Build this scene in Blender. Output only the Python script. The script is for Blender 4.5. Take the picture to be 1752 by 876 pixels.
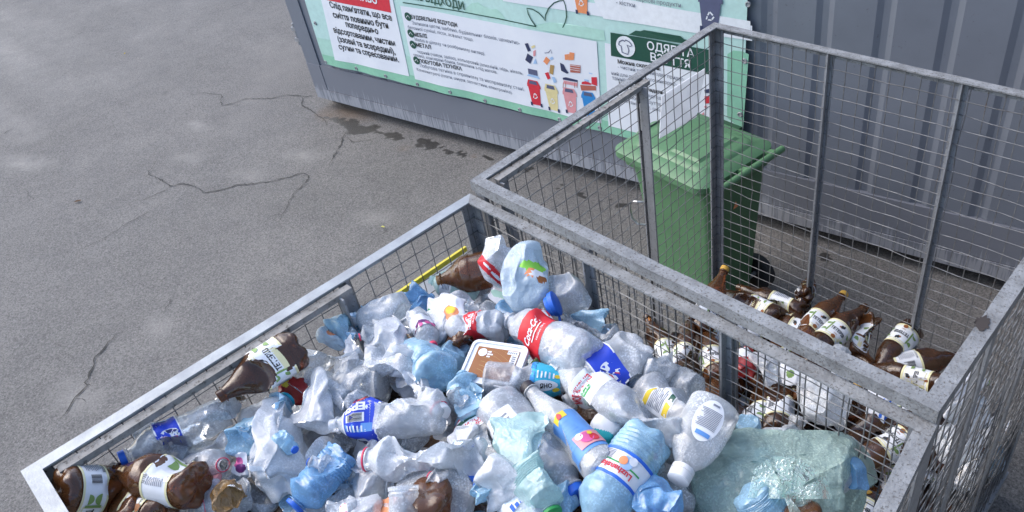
import bpy, bmesh, math, random
import numpy as np
from mathutils import Vector, Matrix, noise

# ------------------------------------------------------------------ scene, camera, light
for o in list(bpy.data.objects): bpy.data.objects.remove(o)
S = bpy.context.scene
COL = S.collection
H = 1.65                                   # height of the front cage's top rail above the asphalt
W0, H0 = 1752.0, 876.0                     # the photograph's own size: at() turns its pixels into rays
CX, CY, CZ, YAW, PITCH, ROLL, FOC, PPX, PPY = (1.61110, -1.04519, 1.21516, 2.42376, 0.65921, -0.15020, 1343.31087, 978.89099, 424.83882)
CAMLOC = np.array([CX, CY, CZ + H])
def cam_axes():
    f = np.array([math.cos(YAW)*math.cos(PITCH), math.sin(YAW)*math.cos(PITCH), -math.sin(PITCH)])
    r = np.array([math.sin(YAW), -math.cos(YAW), 0.0]); u = np.cross(r, f)
    c, s = math.cos(ROLL), math.sin(ROLL)
    return c*r + s*u, -s*r + c*u, f
CR, CU, CF = cam_axes()
cd = bpy.data.cameras.new('camera'); cam = bpy.data.objects.new('camera', cd); COL.objects.link(cam)
cd.sensor_fit = 'HORIZONTAL'; cd.sensor_width = 36.0; cd.lens = FOC/W0*36.0
cd.shift_x = (W0/2 - PPX)/W0; cd.shift_y = (PPY - H0/2)/W0
cd.clip_start = 0.05; cd.clip_end = 500
cam.matrix_world = Matrix(((CR[0], CU[0], -CF[0], CAMLOC[0]), (CR[1], CU[1], -CF[1], CAMLOC[1]), (CR[2], CU[2], -CF[2], CAMLOC[2]), (0, 0, 0, 1)))
S.camera = cam
S.render.resolution_x, S.render.resolution_y = 1024, 512

SUN_EL, SUN_AZ = math.radians(44), math.radians(203)     # soft light from the open left side (az: direction towards the sun, CCW from +X)
w = bpy.data.worlds.new('World'); S.world = w; w.use_nodes = True
nt = w.node_tree; bg = nt.nodes['Background']
sky = nt.nodes.new('ShaderNodeTexSky'); sky.sky_type = 'NISHITA'; sky.sun_disc = False
sky.sun_elevation = SUN_EL; sky.sun_rotation = math.pi/2 - SUN_AZ; sky.air_density = 1.0; sky.dust_density = 2.0
nt.links.new(sky.outputs[0], bg.inputs[0]); bg.inputs[1].default_value = 0.15
sd = bpy.data.lights.new('sun', 'SUN'); sd.energy = .85; sd.angle = math.radians(60); sd.color = (1.0, 0.95, 0.88)
sun = bpy.data.objects.new('sun', sd); COL.objects.link(sun)
sun.rotation_euler = Vector((-math.cos(SUN_AZ)*math.cos(SUN_EL), -math.sin(SUN_AZ)*math.cos(SUN_EL), -math.sin(SUN_EL))).to_track_quat('-Z', 'Y').to_euler()
S.view_settings.view_transform = 'Standard'; S.view_settings.look = 'None'
S.view_settings.exposure = 1.32; S.view_settings.gamma = 1.0
S.render.engine = 'CYCLES'
S.cycles.max_bounces = 12; S.cycles.diffuse_bounces = 8; S.cycles.glossy_bounces = 4
S.cycles.transparent_max_bounces = 40; S.cycles.use_denoising = True
S.cycles.caustics_reflective = False; S.cycles.caustics_refractive = False

# ------------------------------------------------------------------ helpers
def ray(px, py):
    d = CF*FOC + CR*(px - PPX) - CU*(py - PPY)
    return d
def at(px, py, z):                          # the point at height z (metres above the asphalt) seen at photo pixel (px, py)
    d = ray(px, py); return CAMLOC + d*((z - CAMLOC[2])/d[2])
def at_axis(px, py, ax, v):
    d = ray(px, py); return CAMLOC + d*((v - CAMLOC[ax])/d[ax])

def tag(o, label=None, cat=None, group=None, kind=None):
    if label: o['label'] = label
    if cat: o['category'] = cat
    if group: o['group'] = group
    if kind: o['kind'] = kind
    return o
def empty(name, loc, rz=0):
    o = bpy.data.objects.new(name, None); COL.objects.link(o); o.location = loc; o.rotation_euler = (0, 0, rz); o.empty_display_size = .1
    return o
def mesh_obj(name, V, F, mats, mi=None, parent=None, smooth=None):
    me = bpy.data.meshes.new(name)
    me.from_pydata([tuple(map(float, v)) for v in V], [], F)
    for m in (mats if isinstance(mats, (list, tuple)) else [mats]): me.materials.append(m)
    if mi is not None: me.polygons.foreach_set('material_index', np.asarray(mi, dtype=np.int32))
    if smooth is not None:
        me.polygons.foreach_set('use_smooth', np.ones(len(me.polygons), dtype=bool))
        if smooth > 0: me.set_sharp_from_angle(angle=math.radians(smooth))
    me.update()
    o = bpy.data.objects.new(name, me); COL.objects.link(o)
    if parent: o.parent = parent
    return o
class MB:
    def __init__(s): s.V = []; s.F = []; s.M = []
    def add(s, V, F, m=0):
        b = len(s.V); s.V.extend([tuple(v) for v in V]); s.F.extend([tuple(i + b for i in f) for f in F]); s.M.extend([m]*len(F))
    def box(s, a, b, m=0):
        (x0, y0, z0), (x1, y1, z1) = a, b
        s.add([(x0,y0,z0),(x1,y0,z0),(x1,y1,z0),(x0,y1,z0),(x0,y0,z1),(x1,y0,z1),(x1,y1,z1),(x0,y1,z1)],
              [(0,3,2,1),(4,5,6,7),(0,1,5,4),(1,2,6,5),(2,3,7,6),(3,0,4,7)], m)
    def hexa(s, q, m=0):                    # eight corners, bottom four then top four
        s.add(q, [(0,3,2,1),(4,5,6,7),(0,1,5,4),(1,2,6,5),(2,3,7,6),(3,0,4,7)], m)
    def prism(s, poly, p0, p1, ux, uy, m=0):   # 2-D polygon swept from p0 to p1, in axes ux, uy
        n = len(poly); p0, p1, ux, uy = map(np.asarray, (p0, p1, ux, uy))
        V = [p0 + ux*a + uy*b for a, b in poly] + [p1 + ux*a + uy*b for a, b in poly]
        s.add(V, [tuple(range(n))[::-1], tuple(range(n, 2*n))] + [(i, (i+1) % n, n + (i+1) % n, n + i) for i in range(n)], m)
    def tube(s, pts, r, k=6, m=0, closed=False):
        pts = [np.asarray(p, float) for p in pts]; n = len(pts); V = []; F = []
        rr = r if hasattr(r, '__len__') else [r]*n
        ref = np.array([0.31, 0.17, 0.93])
        for i, p in enumerate(pts):
            if closed: t = pts[(i+1) % n] - pts[i-1]
            else: t = pts[min(i+1, n-1)] - pts[max(i-1, 0)]
            t = t/(np.linalg.norm(t) + 1e-9)
            a = np.cross(t, ref); a /= np.linalg.norm(a) + 1e-9; b = np.cross(t, a)
            for j in range(k):
                th = 2*math.pi*j/k; V.append(p + (a*math.cos(th) + b*math.sin(th))*rr[i])
        for i in range(n if closed else n - 1):
            i2 = (i+1) % n
            for j in range(k): F.append((i*k + j, i*k + (j+1) % k, i2*k + (j+1) % k, i2*k + j))
        if not closed: F += [tuple(range(k))[::-1], tuple(range((n-1)*k, n*k))]
        s.add(V, F, m)
    def lathe(s, prof, k=24, m=0, cx=0, cy=0, cap0=True, cap1=True):
        V = []; F = []; n = len(prof)
        for z, r in prof:
            for j in range(k):
                th = 2*math.pi*j/k; V.append((cx + r*math.cos(th), cy + r*math.sin(th), z))
        for i in range(n-1):
            for j in range(k): F.append((i*k + j, i*k + (j+1) % k, (i+1)*k + (j+1) % k, (i+1)*k + j))
        if cap0: F.append(tuple(range(k))[::-1])
        if cap1: F.append(tuple(range((n-1)*k, n*k)))
        s.add(V, F, m)
    def obj(s, name, mats, parent=None, smooth=None):
        return mesh_obj(name, s.V, s.F, mats, s.M, parent, smooth)

# ---- materials
def new_mat(name):
    m = bpy.data.materials.new(name); m.use_nodes = True; t = m.node_tree
    for n in list(t.nodes): t.nodes.remove(n)
    out = t.nodes.new('ShaderNodeOutputMaterial')
    return m, t, out
def N(t, typ, **kw):
    n = t.nodes.new(typ)
    for k, v in kw.items():
        if k.startswith('i_'): n.inputs[k[2:].replace('_', ' ')].default_value = v
        else: setattr(n, k, v)
    return n
def ramp(t, src, stops):
    r = t.nodes.new('ShaderNodeValToRGB'); e = r.color_ramp.elements
    while len(e) < len(stops): e.new(0.5)
    for i, (p, c) in enumerate(stops):
        e[i].position = p; e[i].color = tuple(c) + (1,) if hasattr(c, '__len__') else (c, c, c, 1)
    t.links.new(src, r.inputs[0]); return r
def noise_tex(t, co, scale, detail=3, rough=.55):
    n = t.nodes.new('ShaderNodeTexNoise'); n.inputs['Scale'].default_value = scale; n.inputs['Detail'].default_value = detail; n.inputs['Roughness'].default_value = rough
    t.links.new(co, n.inputs['Vector']); return n
def coord(t, kind='Object'):
    return t.nodes.new('ShaderNodeTexCoord').outputs[kind]
def mixrgb(t, fac, a, b):
    n = t.nodes.new('ShaderNodeMix'); n.data_type = 'RGBA'
    for s, v in ((n.inputs[0], fac), (n.inputs[6], a), (n.inputs[7], b)):
        if hasattr(v, 'is_output') or hasattr(v, 'links'): t.links.new(v, s)
        else: s.default_value = v if not hasattr(v, '__len__') else tuple(v) + ((1,) if len(v) == 3 else ())
    return n.outputs[2]
def math_n(t, op, a, b=0.0, clamp=False):
    n = t.nodes.new('ShaderNodeMath'); n.operation = op; n.use_clamp = clamp
    for s, v in ((n.inputs[0], a), (n.inputs[1], b)):
        if hasattr(v, 'links'): t.links.new(v, s)
        else: s.default_value = v
    return n.outputs[0]
def bump(t, h, strength=.3, dist=.01):
    b = t.nodes.new('ShaderNodeBump'); b.inputs['Strength'].default_value = strength; b.inputs['Distance'].default_value = dist
    t.links.new(h, b.inputs['Height']); return b.outputs[0]

def pbr(name, col, col2=None, rough=.5, metal=0.0, spec=.5, scale=8, spot=None, spot_scale=60, spot_lo=.58, bump_s=0.0, bump_scale=80, kind='Object'):
    """a painted / plastic / metal surface: two tones in large noise, optional dirt specks, fine bump"""
    m, t, out = new_mat(name); co = coord(t, kind)
    p = N(t, 'ShaderNodeBsdfPrincipled'); p.inputs['Metallic'].default_value = metal; p.inputs['Specular IOR Level'].default_value = spec
    c2 = col2 or tuple(c*.8 for c in col)
    n1 = noise_tex(t, co, scale, 4, .6)
    r1 = ramp(t, n1.outputs[0], [(.35, col), (.68, c2)])
    c = r1.outputs[0]
    rr = ramp(t, n1.outputs[0], [(.3, rough*.85), (.7, min(1, rough*1.2))])
    if spot:
        n2 = noise_tex(t, co, spot_scale, 5, .7)
        r2 = ramp(t, n2.outputs[0], [(spot_lo, 0.0), (spot_lo + .1, 1.0)])
        c = mixrgb(t, r2.outputs[0], c, spot)
    t.links.new(c, p.inputs['Base Color']); t.links.new(rr.outputs[0], p.inputs['Roughness'])
    if bump_s:
        n3 = noise_tex(t, co, bump_scale, 3)
        t.links.new(bump(t, n3.outputs[0], bump_s, .004), p.inputs['Normal'])
    t.links.new(p.outputs[0], out.inputs[0])
    return m

def film(name, col, tint, a0=.35, drop=.25, rough=.10, trans=.5, fres=.42, mott=18, bump_s=.11, drop_scale=230, crease=30):
    """thin clear or tinted plastic: part see-through, part milky, glossy, with condensation droplets"""
    m, t, out = new_mat(name); co = coord(t)
    n1 = noise_tex(t, co, drop_scale, 2, .5); n2 = noise_tex(t, co, mott, 3, .6); n3 = noise_tex(t, co, 55, 3, .6)
    d1 = ramp(t, n1.outputs[0], [(.5, 0.0), (.6, 1.0)]); d2 = ramp(t, n2.outputs[0], [(.38, 0.0), (.62, 1.0)])
    dm = math_n(t, 'MULTIPLY', d1.outputs[0], d2.outputs[0])
    wp = t.nodes.new('ShaderNodeMix'); wp.data_type = 'RGBA'; wp.inputs[0].default_value = .05; t.links.new(co, wp.inputs[6]); t.links.new(noise_tex(t, co, 11, 2).outputs['Color'], wp.inputs[7])
    vo = t.nodes.new('ShaderNodeTexVoronoi'); vo.inputs['Scale'].default_value = crease; t.links.new(wp.outputs[2], vo.inputs['Vector'])
    lw = N(t, 'ShaderNodeLayerWeight'); lw.inputs['Blend'].default_value = .35
    nb = bump(t, math_n(t, 'ADD', math_n(t, 'MULTIPLY', dm, .25), math_n(t, 'ADD', math_n(t, 'MULTIPLY', n3.outputs[0], .4), math_n(t, 'MULTIPLY', vo.outputs['Distance'], 1.6))), bump_s*1.8, .008)
    fac = math_n(t, 'ADD', math_n(t, 'ADD', math_n(t, 'MULTIPLY', dm, drop), math_n(t, 'MULTIPLY', d2.outputs[0], a0*.35)), a0*.82)
    fac = math_n(t, 'ADD', fac, math_n(t, 'MULTIPLY', lw.outputs['Facing'], fres), True)
    df = N(t, 'ShaderNodeBsdfDiffuse'); df.inputs[0].default_value = col + (1,)
    tl = N(t, 'ShaderNodeBsdfTranslucent'); tl.inputs[0].default_value = tuple(min(1, c*1.05) for c in col) + (1,)
    mx = N(t, 'ShaderNodeMixShader'); mx.inputs[0].default_value = trans
    t.links.new(df.outputs[0], mx.inputs[1]); t.links.new(tl.outputs[0], mx.inputs[2])
    tr = N(t, 'ShaderNodeBsdfTransparent'); tr.inputs[0].default_value = tint + (1,)
    m2 = N(t, 'ShaderNodeMixShader'); t.links.new(fac, m2.inputs[0]); t.links.new(tr.outputs[0], m2.inputs[1]); t.links.new(mx.outputs[0], m2.inputs[2])
    gl = N(t, 'ShaderNodeBsdfGlossy'); gl.inputs['Roughness'].default_value = rough; gl.inputs[0].default_value = (1, 1, 1, 1)
    fr = N(t, 'ShaderNodeFresnel'); fr.inputs['IOR'].default_value = 1.5; t.links.new(nb, fr.inputs['Normal'])
    m3 = N(t, 'ShaderNodeMixShader'); t.links.new(math_n(t, 'ADD', math_n(t, 'MULTIPLY', fr.outputs[0], .85), .015), m3.inputs[0])
    t.links.new(m2.outputs[0], m3.inputs[1]); t.links.new(gl.outputs[0], m3.inputs[2])
    for n in (df, tl, gl): t.links.new(nb, n.inputs['Normal'])
    t.links.new(m3.outputs[0], out.inputs[0])
    return m

M = {}
M['galv'] = pbr('galvanised_steel', (.34, .37, .395), (.265, .285, .31), .5, .2, .5, 14, (.22, .22, .22), 260, .60, .25, 160)
M['galv_dirty'] = pbr('galvanised_steel_weathered', (.275, .285, .295), (.165, .17, .175), .7, .05, .4, 22, (.10, .095, .09), 170, .535, .5, 150)
M['galv_dark'] = pbr('galvanised_steel_dark', (.29, .30, .315), (.21, .215, .225), .55, .1, .5, 12, (.07, .06, .055), 110, .58, .3, 120)
M['wire'] = pbr('mesh_wire', (.21, .215, .22), (.10, .10, .105), .5, .3, .5, 25, (.12, .075, .05), 40, .6)
M['rust'] = pbr('dirty_rail', (.31, .30, .285), (.20, .19, .175), .85, .0, .3, 30, (.09, .08, .07), 60, .56, .5, 120)
M['cont'] = pbr('grey_container_paint', (.168, .185, .218), (.138, .152, .182), .42, .0, .5, 2.2, (.09, .09, .11), 34, .64, .08, 30)
M['cont_low'] = pbr('grey_container_rail', (.18, .19, .225), (.15, .16, .19), .45, .0, .5, 3, (.24, .25, .27), 16, .70, .08, 30)
M['dark'] = pbr('dark_rubber', (.02, .02, .022), (.03, .03, .03), .7)
M['bin'] = pbr('green_bin_plastic', (.085, .19, .09), (.07, .16, .075), .5, 0, .5, 5, (.10, .19, .11), 45, .68, .05, 200)
M['bin_lid'] = pbr('green_bin_lid', (.09, .20, .10), (.078, .172, .086), .48, 0, .5, 6, (.12, .24, .13), 40, .67, .05, 200)
M['bin_dark'] = pbr('dark_green_lug', (.02, .07, .03), (.02, .06, .03), .5)
M['steel'] = pbr('bright_steel', (.55, .55, .55), (.4, .4, .42), .3, .8)
M['white'] = pbr('white_sheet', (.74, .76, .80), (.70, .72, .77), .5, 0, .4, 6)
M['yellow'] = pbr('yellow_edge', (.72, .62, .05), (.62, .52, .05), .5)
def sheet_mat(name, col):
    m, t, out = new_mat(name); a = N(t, 'ShaderNodeBsdfDiffuse'); b = N(t, 'ShaderNodeBsdfTranslucent'); co = coord(t); n = noise_tex(t, co, 14, 4)
    r = ramp(t, n.outputs[0], [(.3, col), (.7, tuple(c*.9 for c in col))])
    for k in (a, b): t.links.new(r.outputs[0], k.inputs[0])
    x = N(t, 'ShaderNodeMixShader'); x.inputs[0].default_value = .5; t.links.new(a.outputs[0], x.inputs[1]); t.links.new(b.outputs[0], x.inputs[2]); t.links.new(x.outputs[0], out.inputs[0]); return m
M['sign_sheet'] = sheet_mat('translucent_sign_sheet', (.86, .88, .92))
def streaked(name, col, col2, thr):
    m, t, out = new_mat(name); co = coord(t); p = N(t, 'ShaderNodeBsdfPrincipled'); p.inputs['Roughness'].default_value = .5
    mp = t.nodes.new('ShaderNodeMapping'); mp.inputs['Scale'].default_value = (75, 1, 3.2); t.links.new(co, mp.inputs[0]); n = noise_tex(t, mp.outputs[0], 1.0, 3, .6); big = noise_tex(t, co, 7, 3)
    sx = t.nodes.new('ShaderNodeSeparateXYZ'); t.links.new(co, sx.inputs[0])
    g = t.nodes.new('ShaderNodeMapRange'); g.inputs[1].default_value = .14; g.inputs[2].default_value = .30; g.inputs[3].default_value = .16; g.inputs[4].default_value = -.12; t.links.new(sx.outputs[2], g.inputs[0])
    v = math_n(t, 'ADD', math_n(t, 'ADD', n.outputs[0], g.outputs[0]), math_n(t, 'MULTIPLY', math_n(t, 'SUBTRACT', big.outputs[0], .5), .3))
    r = ramp(t, v, [(thr, 0.0), (thr + .10, 1.0)]); c = mixrgb(t, r.outputs[0], col, col2)
    t.links.new(c, p.inputs['Base Color']); t.links.new(p.outputs[0], out.inputs[0]); return m
M['cont_rail'] = streaked('grey_rail_with_pale_streaks', (.165, .175, .205), (.25, .265, .295), .60)
M['cont_lip'] = streaked('pale_rail_lip', (.17, .18, .21), (.29, .30, .33), .56)
def flat(name, c, rough=.5, j=.9): M[name] = pbr(name, c, tuple(x*j for x in c), rough, 0, .45, 30)
for nm, c in dict(ink=(.02,.022,.025), dkgreen=(.012,.075,.05), midgreen=(.26,.54,.38), palegreen=(.41,.65,.55), mint=(.49,.70,.65), red=(.62,.03,.05), cokered=(.62,.02,.03), lblwhite=(.78,.80,.83),
                  pepsi=(.02,.06,.55), pepsidk=(.015,.02,.12), beige=(.72,.62,.32), pink=(.70,.30,.32), skyblue=(.03,.25,.60), orange=(.78,.28,.12), slate=(.10,.11,.19), brick=(.45,.13,.09),
                  navy=(.03,.04,.10), paperblue=(.35,.52,.75), lime=(.22,.55,.06), capblue=(.02,.13,.60), capteal=(.03,.45,.60), capblack=(.02,.015,.02), capred=(.72,.05,.12), capwhite=(.80,.80,.80),
                  capyellow=(.62,.36,.06), capgreen=(.03,.32,.08), cream=(.74,.70,.42), lbyellow=(.74,.55,.04), aqua=(.05,.48,.68), magenta=(.62,.10,.30), brownlbl=(.28,.10,.025), gold=(.42,.26,.09),
                  ltblue=(.12,.30,.66), greyink=(.20,.22,.27), olive=(.20,.32,.10), purple=(.14,.03,.16), brownlid=(.05,.025,.015), turquoise=(.03,.46,.50)).items(): flat(nm, c)
M['clear'] = film('clear_plastic', (.87, .925, 1.0), (.96, .98, 1.0), .30, .34, .07, trans=.40)
M['clear2'] = film('frosted_clear_plastic', (.89, .935, 1.0), (.96, .98, 1.0), .46, .32, .08, .40)
M['milky'] = film('milky_thin_film', (.91, .945, 1.0), (.96, .98, 1.0), .70, .24, .13, .40, .3, 12, .16)
M['grey_clear'] = film('greyish_clear_plastic', (.86, .89, .92), (.92, .94, .96), .40, .40, .14, .3, .35, 10, .2, 260)
M['blue'] = film('light_blue_plastic', (.48, .77, .99), (.70, .88, .99), .58, .26, trans=.35)
M['blue2'] = film('blue_tinted_plastic', (.26, .54, .90), (.52, .76, .97), .52, .25, trans=.35)
M['blue_bag'] = film('pale_blue_film', (.68, .84, .99), (.84, .93, .99), .72, .15, .25, .5, .25, 10, .3)
M['mint_film'] = film('pale_mint_film', (.68, .95, .95), (.82, .98, .98), .72, .15, .25, .5, .25, 10, .3)
M['green_bag'] = film('green_bag_film', (.74, .97, .87), (.86, 1.0, .94), .34, .22, .10, .36, .34, 6, .45, 190, 20)
M['brown'] = film('brown_bottle_plastic', (.19, .080, .030), (.62, .31, .11), .58, .1, .08, .4, .2, 14, .08)
M['brown2'] = film('dark_brown_bottle_plastic', (.095, .041, .017), (.46, .20, .07), .70, .06, .08, .35, .12, 14, .08)
M['red_film'] = film('red_film', (.60, .05, .05), (.8, .2, .2), .85, .1, .25)
M['gold_film'] = film('golden_brown_film', (.34, .20, .07), (.6, .4, .2), .85, .1, .2, .3, .15, 14, .5)

# ---- text as flat meshes (curve font -> triangles)
_TX = {}
def text_mesh(s, bold=0.0, shear=0.0):
    k = (s, bold, shear)
    if k not in _TX:
        c = bpy.data.curves.new('lettering', 'FONT'); c.body = s; c.resolution_u = 2; c.offset = bold; c.shear = shear
        o = bpy.data.objects.new('lettering', c); me = o.to_mesh()
        V = np.array([v.co[:2] for v in me.vertices]) if len(me.vertices) else np.zeros((0, 2))
        F = [tuple(p.vertices) for p in me.polygons]
        o.to_mesh_clear(); bpy.data.objects.remove(o); bpy.data.curves.remove(c)
        _TX[k] = (V, F)
    return _TX[k]

# ------------------------------------------------------------------ ground
def build_ground():
    xs = np.concatenate([np.linspace(-40, -6.2, 12), np.arange(-6, 2.6, .025), np.linspace(2.8, 30, 10)])
    ys = np.concatenate([np.linspace(-30, -2.6, 10), np.arange(-2.4, 3.2, .025), np.linspace(3.4, 40, 12)])
    nx, ny = len(xs), len(ys)
    X, Y = np.meshgrid(xs, ys); X = X.ravel(); Y = Y.ravel()
    Z = np.array([noise.noise((x*.7, y*.7, 3.1))*.006 for x, y in zip(X, Y)])
    V = np.stack([X, Y, Z - .004], 1)
    F = [(j*nx + i, j*nx + i + 1, (j+1)*nx + i + 1, (j+1)*nx + i) for j in range(ny-1) for i in range(nx-1)]
    m, t, out = new_mat('worn_asphalt'); co = coord(t)
    p = N(t, 'ShaderNodeBsdfPrincipled'); p.inputs['Specular IOR Level'].default_value = .35
    big = noise_tex(t, co, .9, 5, .62); mid = noise_tex(t, co, 5, 5, .65); fine = noise_tex(t, co, 105, 4, .75); vf = noise_tex(t, co, 330, 2, .7)
    base = ramp(t, big.outputs[0], [(.30, (.130, .127, .123)), (.52, (.150, .146, .142)), (.72, (.180, .175, .168))])
    midr = ramp(t, mid.outputs[0], [(.33, (.92, .92, .93)), (.66, (1.06, 1.055, 1.05))])
    mul = t.nodes.new('ShaderNodeMix'); mul.data_type = 'RGBA'; mul.blend_type = 'MULTIPLY'; mul.inputs[0].default_value = 1
    t.links.new(base.outputs[0], mul.inputs[6]); t.links.new(midr.outputs[0], mul.inputs[7])
    grain = ramp(t, fine.outputs[0], [(.36, (.52, .515, .51)), (.5, (.97, .96, .95)), (.64, (1.42, 1.40, 1.36))])
    mul2 = t.nodes.new('ShaderNodeMix'); mul2.data_type = 'RGBA'; mul2.blend_type = 'MULTIPLY'; mul2.inputs[0].default_value = 1.0
    t.links.new(mul.outputs[2], mul2.inputs[6]); t.links.new(grain.outputs[0], mul2.inputs[7])
    vo = t.nodes.new('ShaderNodeTexVoronoi'); vo.inputs['Scale'].default_value = 85; t.links.new(co, vo.inputs['Vector'])
    vr = ramp(t, vo.outputs['Color'], [(.70, 0.0), (.90, 1.0)])
    vd = ramp(t, vo.outputs['Distance'], [(.22, 1.0), (.40, 0.0)])
    agg = math_n(t, 'MULTIPLY', math_n(t, 'MULTIPLY', vr.outputs[0], vd.outputs[0]), .45)
    c = mixrgb(t, agg, mul2.outputs[2], (.36, .355, .345))
    at_p = t.nodes.new('ShaderNodeAttribute'); at_p.attribute_name = 'pale'
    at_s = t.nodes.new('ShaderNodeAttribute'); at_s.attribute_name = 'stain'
    at_r = t.nodes.new('ShaderNodeAttribute'); at_r.attribute_name = 'rusty'
    c = mixrgb(t, math_n(t, 'MULTIPLY', at_p.outputs['Fac'], math_n(t, 'ADD', math_n(t, 'MULTIPLY', mid.outputs[0], 1.1), .1)), c, (.36, .345, .32))
    c = mixrgb(t, math_n(t, 'MULTIPLY', at_r.outputs['Fac'], .6), c, (.14, .085, .045))
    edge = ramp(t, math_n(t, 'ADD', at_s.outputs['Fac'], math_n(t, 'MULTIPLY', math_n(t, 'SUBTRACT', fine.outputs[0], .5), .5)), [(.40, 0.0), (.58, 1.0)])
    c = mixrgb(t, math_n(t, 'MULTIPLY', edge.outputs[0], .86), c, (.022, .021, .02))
    t.links.new(c, p.inputs['Base Color'])
    rg = ramp(t, edge.outputs[0], [(0, .86), (1, .45)]); t.links.new(rg.outputs[0], p.inputs['Roughness'])
    hh = math_n(t, 'ADD', math_n(t, 'MULTIPLY', fine.outputs[0], .7), math_n(t, 'MULTIPLY', vf.outputs[0], .4))
    t.links.new(bump(t, hh, .55, .008), p.inputs['Normal']); t.links.new(p.outputs[0], out.inputs[0])
    g = mesh_obj('ground', V, F, m, smooth=0); tag(g, kind='structure')
    stain = np.zeros(len(V)); pale = np.zeros(len(V)); rusty = np.zeros(len(V))
    near = np.where((X > -6.1) & (X < 2.7) & (Y > -2.5) & (Y < 3.3))[0]
    wob = np.zeros((len(V), 2))
    for i in near:
        q = (X[i]*9, Y[i]*9, .5); wob[i] = (noise.noise(q)*.05 + noise.noise((q[0]*3.7, q[1]*3.7, 7))*.035, noise.noise((q[0]+31, q[1], 2))*.05 + noise.noise((q[0]*3.7, q[1]*3.7, 17))*.035)
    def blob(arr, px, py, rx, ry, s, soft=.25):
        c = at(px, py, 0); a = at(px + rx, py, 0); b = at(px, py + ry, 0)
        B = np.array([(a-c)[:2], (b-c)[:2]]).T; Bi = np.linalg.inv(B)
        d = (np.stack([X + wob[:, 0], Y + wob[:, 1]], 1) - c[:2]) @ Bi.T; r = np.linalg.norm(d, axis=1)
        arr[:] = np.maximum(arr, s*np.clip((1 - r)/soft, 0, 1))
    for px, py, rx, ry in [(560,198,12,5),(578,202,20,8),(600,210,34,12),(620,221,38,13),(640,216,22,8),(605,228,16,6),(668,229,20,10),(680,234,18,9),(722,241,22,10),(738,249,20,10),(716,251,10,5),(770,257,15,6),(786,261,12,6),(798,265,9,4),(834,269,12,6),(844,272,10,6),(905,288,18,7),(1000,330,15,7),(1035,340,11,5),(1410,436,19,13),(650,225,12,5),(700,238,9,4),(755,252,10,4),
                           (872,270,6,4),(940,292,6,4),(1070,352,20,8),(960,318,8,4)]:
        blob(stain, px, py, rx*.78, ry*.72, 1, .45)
    for px, py, rx, ry in [(86,117,12,7),(57,165,18,7),(282,158,20,9),(374,139,5,3),(152,382,9,4),(136,403,5,3),(410,118,5,3),(263,420,5,3),(435,30,5,3)]:
        blob(stain, px, py, rx, ry, .5, .9)
    for px, py, rx, ry, s in [(70,130,110,22,.9),(30,210,60,40,.8),(150,60,150,30,.8),(215,110,30,45,.9),(340,215,30,12,.6),(45,280,60,20,.6),(350,30,60,30,.7),(0,100,60,60,.8),(130,680,60,40,.55),(270,560,40,50,.35),
                              (520,265,40,14,.6),(640,370,50,20,.35),(430,300,60,14,.35),(320,270,50,14,.35),(80,800,60,40,.4)]:
        blob(pale, px, py, rx, ry, s, 1.0)
    for px, py, rx, ry, s in [(600,190,55,22,.9),(560,195,26,14,.6),(812,268,8,5,.7),(690,252,14,6,.4)]:
        blob(rusty, px, py, rx, ry, s, .8)
    for nm, arr in (('stain', stain), ('pale', pale), ('rusty', rusty)):
        a = g.data.attributes.new(nm, 'FLOAT', 'POINT'); a.data.foreach_set('value', arr.astype(np.float32))
    # cracks: thin jagged ribbons of dark asphalt colour just above the ground
    crk = pbr('crack_dark_asphalt', (.028, .027, .026), (.045, .042, .04), .95)
    rng = random.Random(4)
    def crack(pts, wd):
        P = [at(x, y, 0)[:2] for x, y in pts]; Q = []
        for a, b in zip(P[:-1], P[1:]):
            n = max(2, int(np.linalg.norm(b-a)/.025)); d = (b-a)/np.linalg.norm(b-a); nn = np.array([-d[1], d[0]])
            for k in range(n): Q.append(a + (b-a)*k/n + nn*rng.gauss(0, .006))
        Q.append(P[-1]); V = []; L = len(Q)
        for i, q in enumerate(Q):
            d = Q[min(i+1, L-1)] - Q[max(i-1, 0)]; d = d/(np.linalg.norm(d) + 1e-9); nn = np.array([-d[1], d[0]])
            ww = wd*(.25 + rng.random()*.75)*min(1, .25 + 3*min(i, L-1-i)/L)
            z = noise.noise((q[0]*.7, q[1]*.7, 3.1))*.006 + .0015
            V += [(*(q + nn*ww*.5), z), (*(q - nn*ww*.5), z)]
        o = mesh_obj('ground_crack', V, [(2*i, 2*i+1, 2*i+3, 2*i+2) for i in range(L-1)], crk); tag(o, kind='structure')
    def branchy(pts, wd):
        crack(pts, wd)
        for k in range(1, len(pts) - 1):
            if rng.random() < .55:
                x, y = pts[k]; a = rng.uniform(0, 6.28); l_ = rng.uniform(8, 26); mid_ = (x + l_*.5*math.cos(a) + rng.uniform(-3, 3), y + l_*.3*math.sin(a) + rng.uniform(-2, 2))
                crack([(x, y), mid_, (x + l_*math.cos(a), y + l_*.6*math.sin(a))], wd*.35)
    branchy([(326,162),(349,159),(378,162),(379,180),(391,179),(421,169),(462,169),(490,163),(519,165),(516,179),(535,191),(552,203),(560,216)], .011)
    crack([(519,166),(536,164)], .012)
    branchy([(267,275),(255,298),(283,311),(290,319),(313,314),(344,324),(347,331),(370,326),(411,316),(462,310),(498,301),(514,295),(524,297),(530,305),(511,323),(497,340),(483,367),(480,376)], .011)
    crack([(290,321),(244,342)], .008)
    branchy([(591,222),(583,247),(571,268),(562,282)], .011)
    crack([(648,235),(630,240),(605,243),(590,232)], .007)
    branchy([(204,569),(185,584),(170,603),(156,630),(146,659),(130,680),(118,698),(102,717)], .014)
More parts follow.
